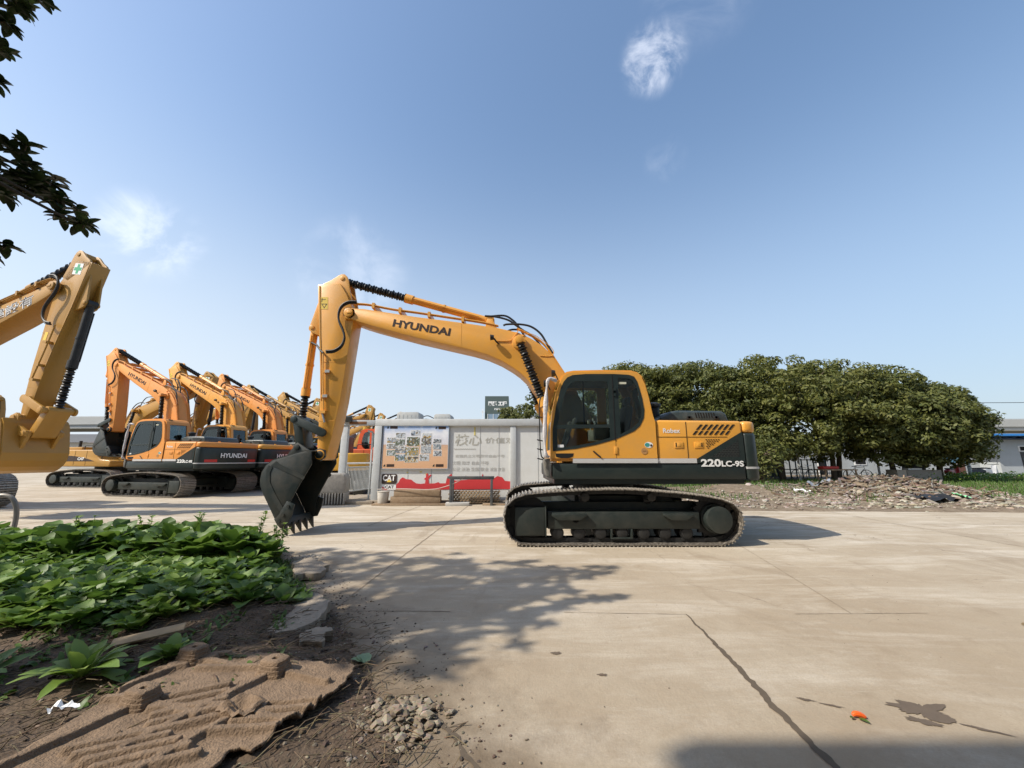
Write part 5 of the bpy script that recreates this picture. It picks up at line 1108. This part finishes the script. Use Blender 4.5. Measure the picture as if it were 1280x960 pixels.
# brown bundle of stacked bars
f=MB()
for r_ in range(6):
    for q in range(15): f.ob((-2.06+.112*q+(.05 if r_%2 else 0),13.32,.06+.068*r_),(.10,.16,.050),(0,R(-14),0))
tag(f.build('stacked_blocks',mat('brown_block',(.28,.20,.12),.9,var=.3,scale=9,dust=.4),bevel=.006),'low stack of small brown blocks behind the dark steel frame','blocks')
f=MB(); f.ob((-1.75,12.92,.05),(.75,.3,.10),(0,0,.05)); tag(f.build('kerb_block',mat('pale_concrete',(.42,.41,.38),.9,var=.15),bevel=.012),'pale concrete block lying in front of the dark steel frame','block')
f=MB(); f.tube(crv([(-4.4,13.0,.50),(-3.6,12.96,.52),(-2.7,12.9,.50),(-2.2,12.9,.58),(-1.7,12.9,.78),(-1.5,12.93,.95)],6),.012,6); tag(f.build('cable',mat('pale_cable',(.5,.44,.38),.7)),'pale slack cable strung across the timbers to the dark frame','cable')
# tanks
TK=mat('tank_grey',(.36,.37,.36),.6,dust=.3,var=.1)
for lb,x0,x1,z1 in (('larger grey box unit on the wall roof above the poster',-4.5,-3.62,3.28),('smaller grey box unit on the wall roof right of the larger one',-3.05,-2.38,3.2)):
    t=empty('roof_unit',lb,'roof unit',((x0+x1)/2,15.4,2.84)); h=(x1-x0)/2
    f=MB(); f.plate([(-h,.0),(-h,z1-2.90),(-h+.06,z1-2.84),(h-.06,z1-2.84),(h,z1-2.90),(h,.0)],-.4,.4); f.build('casing',TK,t,bevel=.03)
    f=MB()
    for i in range(5): f.box(-h*.8+i*h*.36,-h*.8+i*h*.36+.02,-.406,-.40,.06,z1-2.95)
    f.build('ribs',TK,t)
f=MB(); f.box(-4.7,3.9,15.0,16.2,2.6,2.83); tag(f.build('roof_slab',WALLG,bevel=.01),'flat pale roof slab behind the wall top carrying the box units','roof')
# far tower with sign
tw=empty('office_tower','dark grey-green tower with white sign lettering rising above the wall','building',(-2.75,72,0))
f=MB(); f.box(-2.2,2.15,-2,6,0,12.9); f.build('wall',mat('tower_render',(.075,.105,.10),.8,var=.08,scale=.3),tw)
f=MB(); f.box(-1.7,2.16,-2.03,-1.9,0,9.6); f.build('glazing',mat('blue_glazing',(.20,.28,.36),.2),tw)
for i in range(4): f=MB(); f.box(-1.7+1.0*i,-1.62+1.0*i,-2.1,-2.03,0,9.6); f.build('mullion',WHITE,tw)
text('国际 工程',3.4,.85,face((-1.6,-2.02,11.1),'-y'),WHITE,tw,bold=.05); text('机械城',1.3,.4,face((-.5,-2.02,10.3),'-y'),WHITE,tw,bold=.04)
f=MB(); f.box(2.17,2.6,-1,3,9.9,10.9); f.build('vent_box',HOLE,tw)
f=MB(); f.box(-2.6,-2.5,-2.3,-2.2,0,10.5); f.box(-2.9,-2.2,-2.3,-2.2,9.9,10.0); f.build('side_mast',WHITE,tw)
f=MB(); f.box(0,5.4,78,84,0,10.1); f.box(1.5,2.0,77.9,78.2,9.9,10.3); tag(f.build('flat_building',mat('far_white',(.55,.57,.58),.8,var=.05)),'low white building just right of the grey-green tower','building')

# ------------------------------------------------------------------ trees
LEAFA = leafmat('camphor_leaf', (.070,.088,.015),(.165,.165,.034),.3,.6)
LEAFB = leafmat('camphor_leaf_dark', (.060,.080,.015),(.145,.15,.032),.3,.6)
def crown(f, c, rad, ncl, nl, s, rnd, lo=-.35):
    c=V(c)
    for _ in range(ncl):
        while True:
            u=V((rnd.gauss(0,1),rnd.gauss(0,1),rnd.gauss(0,1))).normalized()
            if u.z>lo: break
        q=rnd.uniform(.55,1.0)**.45; cc=c+V((u.x*rad[0],u.y*rad[1],u.z*rad[2]))*q; R_=rnd.uniform(.38,.75)
        for _ in range(nl):
            o=V((rnd.gauss(0,1),rnd.gauss(0,1),rnd.gauss(0,1)*.8+.25)).normalized(); p=cc+V((o.x,o.y,o.z*.7))*R_*rnd.uniform(.75,1.08)
            nn=(o+V((rnd.gauss(0,.33),rnd.gauss(0,.33),rnd.gauss(0,.33)+.3))).normalized(); a=nn.orthogonal().normalized(); b=nn.cross(a); t_=rnd.uniform(0,6.3); a,b=a*cos(t_)+b*sin(t_),b*cos(t_)-a*sin(t_)
            z=s*rnd.uniform(.6,1.25); k=len(f.v); f.v+=[p-a*z,p+b*z*.42-nn*z*.1,p+a*z-nn*z*.25,p-b*z*.42-nn*z*.1]; f.f.append((k,k+1,k+2,k+3))
def big_tree(label,x,y,h,r,seed,m,trunks=1,group='rounded evergreen trees at the right',ncl=240,nl=110,s=.125,base=.09,name='evergreen_tree'):
    rnd=random.Random(seed); t=empty(name,label,'tree',(x,y,0),0,group); lf=MB(); tr=MB()
    crown(lf,(0,0,h*(.5+base*.5)),(r,r*.85,h*(.5-base*.5)),ncl,nl,s,rnd,-.8); crown(lf,(0,0,h*.62),(r*.6,r*.5,h*.30),ncl//4,nl,s,rnd)
    for k in range(trunks):
        a=rnd.uniform(0,6.3); b0=V((rnd.uniform(-.3,.3)*trunks*.7,rnd.uniform(-.3,.3),-.1)); top=V((b0.x+rnd.uniform(-.5,.5),b0.y,h*.45))
        tr.tube(crv([b0,b0.lerp(top,.5)+V((rnd.uniform(-.15,.15),0,0)),top],5),lambda q:.17*(1-.5*q),8)
        for i in range(6):
            a=i*1.05+rnd.random(); e=V((cos(a)*r*.7,sin(a)*r*.6,h*rnd.uniform(.5,.85))); s0=b0.lerp(top,rnd.uniform(.5,.95)); tr.tube(crv([s0,s0.lerp(e,.5)+V((0,0,.25)),e],4),lambda q:.075*(1-.75*q),6)
    tr.build('trunk',BARK,t); lf.build('crown',m,t,solid=False,smooth=False)
    return t
for a in (('leftmost rounded evergreen, its crown rising behind the cab and engine hood',8.1,25.2,7.6,4.1,1,LEAFA,2),
          ('second rounded evergreen from the left, above the counterweight',12.4,25.6,7.9,4.2,2,LEAFB,2),
          ('middle evergreen with the tallest crown, right of the orange excavator',16.8,24.6,7.95,4.4,3,LEAFA,2),
          ('evergreen over the debris heap, third crown right of the excavator',20.2,24.6,7.7,4.1,4,LEAFA,2),
          ('evergreen with lower crown just left of the last tree',23.4,24.4,7.1,3.7,5,LEAFB,1),
          ('rightmost and lowest rounded evergreen beside the blue-edged hut',25.9,24.0,6.0,2.6,6,LEAFB,1)):
    big_tree(*a)
# low skirts of foliage near the excavator's rear
for i,(x,y,h,r,lb) in enumerate(((10.4,20.2,3.0,1.5,'bushy shrub with low branches directly behind the excavator rear'),(12.9,20.6,2.6,1.3,'bushy shrub right of the shrub behind the excavator rear'),(7.2,20.5,2.4,1.5,'dark shrub seen under the excavator body'),(4.9,21,2.4,1.5,'dark shrub hidden mostly behind the cab'))):
    big_tree(lb,x,y,h,r,30+i,LEAFB,3,'shrubs below the evergreens',36,60,.10,.12,'shrub')
for i,(x,y,h,r,lb) in enumerate(((2.9,50,9.6,2.6,'distant round tree beside the grey-green tower'),(5.4,52,10.2,3.0,'distant tree right behind the boom foot'),(-.6,52,8.4,1.6,'small distant tree at the foot of the tower'))):
    big_tree(lb,x,y,h,r,40+i,LEAFB,1,'distant trees above the wall',60,60,.2,.3)

# ------------------------------------------------------------------ verge, debris, hut, highway
def hv(x,y):
    e=11.6+ (4.2-x)*.045 if x<22 else 10.8
    d=y-e; b=.02+.16*max(0,min(1,d/2.5))
    h=b+.05*noise.noise(V((x*.8,y*.8,4)))+.03*noise.noise(V((x*3,y*3,4)))*min(1,max(0,d*2))
    q=((x-13.9)/3.0)**2+((y-14.8)/1.7)**2; h+=.50*math.exp(-q*1.3)*(1+.4*noise.noise(V((x*1.8,y*1.8,7))))
    q=((x-9.2)/3.2)**2+((y-16.5)/1.3)**2; h+=.30*math.exp(-q*1.3)
    if d<.15: h=-.03+.05*max(0,d/.15+.3*noise.noise(V((x*2,y*2,1))))
    return h
f=MB(); NX,NY=230,120
for j in range(NY+1):
    for i in range(NX+1):
        x=4.0+46*(i/NX)**1.25; y=9.6+30*(j/NY)**1.7; f.v.append(V((x,y,hv(x,y))))
for j in range(NY):
    for i in range(NX): a=j*(NX+1)+i; f.f.append((a,a+1,a+NX+2,a+NX+1))
struct(f.build('verge',VERGE,solid=False))
rnd=random.Random(77); f=MB()
for _ in range(5200):
    k=rnd.random()
    if k<.30: x=13.8+rnd.gauss(0,2.0); y=14.4+rnd.gauss(0,1.0); r=.03+.11*rnd.random()**3
    else: x=rnd.uniform(4.2,24 if k<.9 else 34); y=12.0-(x-4)*.045+abs(rnd.gauss(0,1.6)); r=.02+.075*rnd.random()**3
    stone_verts(f,(x,y,hv(x,y)+r*.2),r,rnd,.5)
tag(f.build('rubble_band',STONE,solid=False,smooth=False),'broken concrete and stones strewn along the far edge of the yard','rubble',kind='stuff')
JUNK=islandmat('mixed_debris',[(.22,.15,.09),(.12,.085,.055),(.33,.25,.17),(.17,.11,.07),(.40,.36,.31),(.14,.12,.10)])
f=MB()
for _ in range(900):
    x=13.8+rnd.gauss(0,1.5); y=14.7+rnd.gauss(0,.8); L=rnd.uniform(.08,.6); w_=rnd.uniform(.02,.09)
    f.ob((x,y,hv(x,y)+.04),(L,w_,rnd.uniform(.008,.05)),(rnd.gauss(0,.3),rnd.gauss(0,.35),rnd.uniform(0,3.1)))
tag(f.build('debris_heap',JUNK,solid=False,smooth=False),'heap of broken boards and waste in front of the evergreens','debris',kind='stuff')
def sheetlet(name,m,x,y,sx,sy,seed,label,cat,amp=.12):
    f=MB(); n_=10
    for j in range(n_+1):
        for i in range(n_+1):
            u,v=i/n_-.5,j/n_-.5; f.v.append(V((u*sx,v*sy,amp*noise.noise(V((u*4+seed,v*4,seed)))+hv(x+u*sx,y+v*sy)-hv(x,y)+.04)))
    for j in range(n_):
        for i in range(n_): a=j*(n_+1)+i; f.f.append((a,a+1,a+n_+2,a+n_+1))
    o=f.build(name,m,solid=False); o.location=(x,y,hv(x,y)+.05); o.rotation_euler.z=seed; return tag(o,label,cat)
sheetlet('plastic_sheet',BLACK,13.5,12.7,1.3,.6,.3,'black plastic sheet crumpled at the foot of the debris heap','sheet')
sheetlet('plastic_sheet',mat('light_green_plastic',(.22,.60,.28),.5),14.5,12.9,.45,.25,1.2,'bright green plastic scrap beside the black sheet','litter',.08)
sheetlet('plastic_sheet',WHITE,10.4,14.3,.45,.3,2.2,'white plastic bag lying on the grass left of the debris heap','litter')
sheetlet('plastic_sheet',mat('blue_grey_tarp',(.26,.28,.31),.6),12.0,15.6,1.5,.8,.9,'grey tarpaulin draped on the top left of the debris heap','tarp',.25)
sheetlet('paper_scrap',WHITE,15.9,11.6,.30,.10,3.1,'white paper scrap at the yard edge on the far right','litter',.05)
# grass
GR1=leafmat('grass_green',(.05,.11,.02),(.12,.20,.04),.3,.6)
f=MB(); rnd=random.Random(3)
for _ in range(26000):
    x=rnd.uniform(5,36); y=rnd.uniform(12.6,25)
    if x<16 and noise.noise(V((x*.5,y*.5,6)))<-.08: continue
    if ((x-13.8)/2.6)**2+((y-14.4)/1.4)**2<1 or y<12.6+(.9 if x<16 else .4)*noise.noise(V((x*.4,0,3)))+.5: continue
    a=rnd.uniform(0,6.3); b=len(f.v); p=V((x,y,hv(x,y)-.01)); h=rnd.uniform(.05,.20); s_=V((cos(a)*.022,sin(a)*.022,0)); f.v+=[p-s_,p+s_,p+V((rnd.gauss(0,.05),rnd.gauss(0,.05),h))]; f.f.append((b,b+1,b+2))
tag(f.build('grass',GR1,solid=False,smooth=False),'rough grass on the verge under and right of the evergreens','grass',kind='stuff')
f=MB()
for _ in range(9000):
    x=rnd.uniform(23,42); y=24.5+rnd.gauss(0,.8)-(x-28)*.05; z=hv(x,y)+rnd.uniform(0,.48)*(.8+.4*noise.noise(V((x,y,0)))); leaf_blade(f,(x,y,z),(rnd.gauss(0,1),rnd.gauss(0,1),rnd.uniform(.1,1)),.14,.08,.8,.2,.1,rnd,2)
tag(f.build('vegetable_row',leafmat('bright_vegetable',(.14,.27,.03),(.26,.36,.06),.35),solid=False),'bright green vegetable patch in front of the hut at the right','crop',kind='stuff')
# hut
HUTW=mat('hut_render',(.40,.43,.44),.85,var=.08,scale=.6,dust=.3,dustc=(.25,.24,.21)); BLUE=mat('blue_sheet_roof',(.03,.22,.60),.5)
ht=empty('hut','long low grey-white hut with blue roof edge behind the evergreens','building',(33,33,0))
f=MB(); f.box(-14,6.2,0,6,0,2.9); f.build('wall',HUTW,ht)
f=MB(); f.box(6.2,16,-1.4,6,0,3.05); f.build('wall',HUTW,ht)
f=MB(); f.box(4.2,16.5,-2.4,6.4,3.30,3.46); f.build('roof',BLUE,ht)
f=MB(); 
for i in range(8): f.tube([(4.6+1.4*i,-2.0,3.28),(5.3+1.4*i,-2.0,3.10)],.03,4); f.tube([(5.3+1.4*i,-2.0,3.10),(6.0+1.4*i,-2.0,3.28)],.03,4)
f.tube([(4.3,-2.0,3.08),(16,-2.0,3.08)],.03,4); f.build('roof_truss',mat('truss_blue',(.05,.08,.14),.6),ht)
f=MB(); f.box(-14.3,4.2,-.3,6.3,2.9,3.02); f.build('roof',mat('hut_roof',(.22,.22,.21),.8),ht)
f=MB(); f.box(8.0,8.95,-1.43,-1.3,0,2.05); dq=f.build('door',mat('dark_door',(.03,.03,.03),.5),ht); f=MB(); f.box(8.1,8.4,-1.435,-1.425,1.1,1.6); f.build('pane',GLASS,dq)
f=MB(); f.box(7.9,9.05,-1.46,-1.39,2.1,2.55); wq=f.build('window',WHITE,ht); f=MB(); f.box(8.0,8.95,-1.47,-1.455,2.16,2.48); f.build('pane',HOLE,wq)
f=MB(); f.box(4.3,4.9,-.03,.02,0,1.7); f.build('door',mat('brown_door',(.12,.05,.035),.6),ht)
for x0,x1,z0,z1 in ((-1.6,-.6,1.1,2.0),(-7.4,-6.6,0,1.95),(-4.3,-3.3,1.0,1.9),(1.2,2.0,1.0,1.8)):
    f=MB(); f.box(x0,x1,-.04,.02,z0,z1); wq=f.build('window' if z0>0 else 'door',WHITE,ht); f=MB(); f.box(x0+.08,x1-.08,-.055,-.04,z0+.08,z1-.08); f.build('pane',HOLE,wq)
# low fence in shade behind shrubs
f=MB()
for i in range(14): f.box(16.5+.42*i,16.56+.42*i,27.6,27.66,0,1.5)
for z in (.5,.75,1.4): f.box(16.4,22.3,27.58,27.62,z,z+.06)
tag(f.build('panel_fence',mat('teal_fence',(.06,.13,.13),.7)),'dark teal rail fence in the shade behind the evergreen trunks','fence')
f=MB(); f.box(6,20,29,29.2,0,2.6); tag(f.build('back_wall',mat('shade_grey_wall',(.20,.21,.21),.9,var=.15)),'grey wall glimpsed between the trunks left of the hut','wall')
# two wheelers
def bike(label,cat,x,y,rz,body,moto=True,z=.12):
    t=empty('scooter' if moto else 'bicycle',label,cat,(x,y,z),rz,'two-wheelers by the hut'); r=.24 if moto else .33; wb=.62 if moto else .52
    for s_ in (-1,1):
        f=MB()
        P=[(s_*wb+r*cos(a),0,r+r*sin(a)) for a in [i*pi/10 for i in range(21)]]; f.tube(P,.045 if moto else .02,8); q=f.build('wheel',BLACK,t)
        f=MB(); f.cyl((s_*wb,-.03,r),(s_*wb,.03,r),.09 if moto else .03); 
        for i in range(8): a=i*pi/4; f.tube([(s_*wb,0,r),(s_*wb+r*cos(a),0,r+r*sin(a))],.012 if moto else .004,4)
        f.build('rim',CHROME,q)
    f=MB()
    if moto:
        f.plate([(-.75,.42),(-.80,.62),(-.62,.72),(-.05,.66),(.02,.34),(.36,.32),(.42,.60),(.46,.95),(.54,.95),(.60,.60),(.62,.40),(.40,.22),(-.05,.22),(-.25,.34)],-.13,.13); f.build('body',body,t,bevel=.04)
        f=MB(); f.plate([(-.72,.73),(-.68,.80),(-.10,.77),(-.04,.68)],-.12,.12); f.build('seat',BLACK,t,bevel=.03)
        f=MB(); f.tube([(.62,0,.25),(.48,0,.98)],.025); f.tube([(.46,-.30,1.02),(.48,0,.98),(.46,.30,1.02)],.018); f.cyl((.52,0,.88),(.60,0,.86),.07); f.build('handlebar',BLACK,t)
    else:
        f.tube([(.52,0,.33),(.42,0,.85),(-.12,0,.80),(-.52,0,.33),(0,0,.28),(.40,0,.72)],.016,6); f.tube([(-.12,0,.85),(0,0,.28)],.016,6); f.build('bicycle_frame',body,t)
        f=MB(); f.tube([(.40,-.28,.98),(.44,0,.92),(.40,.28,.98)],.013); f.tube([(.42,0,.8),(.43,0,.95)],.014); f.build('handlebar',CHROME,t); f=MB(); f.ob((-.15,0,.89),(.24,.13,.05)); f.build('saddle',BLACK,t,bevel=.02)
    return t
bike('red scooter standing under the rightmost tree','scooter',28.9,25.9,R(20),mat('scooter_red',(.35,.02,.02),.35))
bike('dark scooter parked right of the red one near the hut corner','scooter',31.2,27.0,R(150),mat('scooter_dark',(.04,.04,.045),.35))
bike('silver scooter nearest the hut door','scooter',33.4,27.6,R(15),mat('scooter_silver',(.40,.41,.42),.35))
bike('pale bicycle leaning in the shade left of the debris heap','bicycle',19.3,26.2,R(5),WHITE,False)
bike('dark bicycle by the trunk behind the debris heap','bicycle',22.9,26.2,R(-10),mat('bicycle_dark',(.06,.07,.07),.5),False)
t=empty('parasol','pale turquoise rain cover spread over the scooters','cover',(30.6,27.4,0)); f=MB()
for i in range(12):
    a,b=2*pi*i/12,2*pi*(i+1)/12; k=len(f.v); f.v+=[V((0,0,1.75)),V((1.0*cos(a),.7*sin(a),1.25)),V((1.0*cos(b),.7*sin(b),1.25)),V((.5*cos(a),.35*sin(a),1.62)),V((.5*cos(b),.35*sin(b),1.62))]; f.f+=[(k,k+3,k+4),(k+3,k+1,k+2,k+4)]
f.build('canopy',mat('turquoise_cover',(.35,.60,.60),.5),t,solid=False); f=MB(); f.tube([(0,0,0),(0,0,1.74)],.02); f.build('pole',CHROME,t)
f=MB(); f.box(23.2,25.2,23.2,23.9,.15,.85); o=f.build('cabinet',mat('grey_brick_block',(.30,.27,.23),.9,var=.25,scale=8)); tag(o,'low grey-brown box by the trees left of the vegetable patch','box')
f=MB(); f.box(23.4,24.2,23.3,23.7,.86,.95); tag(f.build('white_board',WHITE),'white board lying on the low grey-brown box','board')
f=MB(); f.box(22.6,23.15,23.2,23.9,.15,.86); tag(f.build('carton',mat('carton',(.45,.40,.33),.8)),'pale carton at the left end of the low box','box')
f=MB(); f.box(24.6,25.5,24.3,24.9,.2,1.35); tag(f.build('black_crate',BLACK,bevel=.02),'black crate behind the low grey-brown box','crate')
t=empty('table','dark low table with red cloth behind the debris heap','table',(18.6,22.6,.15)); f=MB(); f.box(-1,.9,-.35,.35,.70,.76); f.build('table_top',WOOD,t)
for x in (-.9,.8): 
    for y in (-.3,.3): f=MB(); f.box(x-.03,x+.03,y-.03,y+.03,0,.7); f.build('leg',WOOD,t)
f=MB(); f.ob((18.1,22.6,1.0),(.9,.5,.16)); tag(f.build('red_cloth',mat('red_cloth',(.45,.05,.04),.8,var=.3,scale=8),bevel=.05),'bundle of red cloth on the dark table behind the debris','cloth')
# posts under trees
for i,(x,y) in enumerate(((29.2,25.2),(17.4,23.9),(22.3,24.0))):
    f=MB(); f.cyl((x,y,0),(x,y,3.0),.06 if i else .09); tag(f.build('pole',WALLG),('pale pole in front of the red scooter','pale thin pole under the middle evergreen','pale pole beside the trunk above the low box')[i],'pole')
f=MB(); f.tube(crv([(26.5,25.5,5.2),(33,26.5,5.32),(44,28,5.6)],6),.02,5); tag(f.build('overhead_wire',BLACK),'single overhead wire running out of the right edge of the trees','wire')
# highway
HW=mat('viaduct_concrete',(.42,.42,.40),.85,var=.08,scale=.2,dust=.3,dustc=(.3,.29,.27))
for nm,lb,x0,x1,y,z0 in (('viaduct','raised concrete road on piers at the far right above the hut',70,190,75,7.0),('viaduct','raised concrete road on piers at the far left behind the excavators',-190,-66,75,7.2)):
    t=empty(nm,lb,'viaduct',((x0+x1)/2,y,0),0 if x0>0 else R(-3)); h=(x1-x0)/2
    f=MB(); f.box(-h,h,0,9,z0,z0+.9); f.build('deck',HW,t); f=MB(); f.box(-h,h,-.25,0,z0+.7,z0+2.1); f.build('parapet',HW,t)
    f=MB(); f.box(-h,h,-.1,.0,z0+2.1,z0+2.25); f.build('rail',WALLG,t)
    for i in range(7):
        f=MB(); X=-h+8+i*2*h/7; f.box(X-1,X+1,2.5,5.5,0,z0); f.build('pier',HW,t)
def lamp(x,y,h,rz,lb):
    t=empty('street_lamp',lb,'street lamp',(x,y,0),rz,'street lamps far behind'); f=MB(); f.tube(crv([(0,0,0),(0,0,h*.8),(.1,0,h*.93),(.9,0,h),(1.7,0,h*.98)],5),lambda q:.09-.04*q,6); f.build('pole',WALLG,t); f=MB(); f.ob((2.0,0,h*.975),(.8,.2,.12)); f.build('lamp_head',WHITE,t,bevel=.03)
lamp(85.5,74,11.3,pi,'curved lamp just above the viaduct at the right'); lamp(-88,86,13.8,pi,'thin street lamp between the big yellow arm and the first orange boom'); lamp(-19.5,45,10.4,pi,'thin lamp pole right of the main excavator arm')
# sheds at left
for lb,x,y,w_,h,m1 in (('long dark-roofed shed at the far left behind the yellow bucket',-76,60,30,5.6,(.10,.10,.10)),('dark-roofed shed with pale wall behind the first orange arm',-50,58,24,5.4,(.12,.10,.10)),('pale-walled shed with dark roof behind the second orange boom',-33,60,12,6.2,(.13,.08,.08))):
    t=empty('shed',lb,'building',(x,y,0)); f=MB(); f.box(-w_/2,w_/2,0,9,0,h*.72); f.build('wall',HW,t); f=MB(); f.plate([(-.7,h*.72),(4.5,h),(9.7,h*.72)],-w_/2-.5,w_/2+.5,axis='x'); f.build('roof',mat('shed_roof_%d'%int(w_),m1,.8,var=.15,scale=.5),t)
    for i in range(5): f=MB(); f.box(-w_/2+1+i*w_/5,-w_/2+2.8+i*w_/5,-.05,.02,1.0,2.6); f.build('window',HOLE,t)
f=MB(); f.cyl((-35.0,38,1.2),(-35.0,38,5.0),1.5,.9,n=20); f.cyl((-35.0,38,5.0),(-35.0,38,5.6),.9,.5,n=20); tag(f.build('mixer_drum',mat('drum_white',(.6,.6,.6),.5),bevel=.05),'whitish round tank behind the first orange arm','tank')
# distant tree line so the yard does not end in bare plain
rnd=random.Random(88); f=MB()
for i in range(420):
    a=rnd.uniform(-1.25,1.25); D=rnd.uniform(150,210); x=D*math.sin(a); y=D*cos(a); r=rnd.uniform(2.5,4.5)
    for _ in range(46):
        o=V((rnd.gauss(0,1),rnd.gauss(0,1),rnd.gauss(0,1))).normalized(); p=V((x,y,r*.9))+V((o.x*r,o.y*r,o.z*r*.9)); s_=rnd.uniform(.6,1.2); q=o.orthogonal().normalized(); q2=o.cross(q); k=len(f.v); f.v+=[p-q*s_,p+q2*s_,p+q*s_,p-q2*s_]; f.f.append((k,k+1,k+2,k+3))
tag(f.build('far_treeline',leafmat('far_leaf',(.05,.07,.04),(.09,.11,.06),.1,.8),solid=False,smooth=False),'hazy far tree line low on the horizon','trees',kind='stuff')
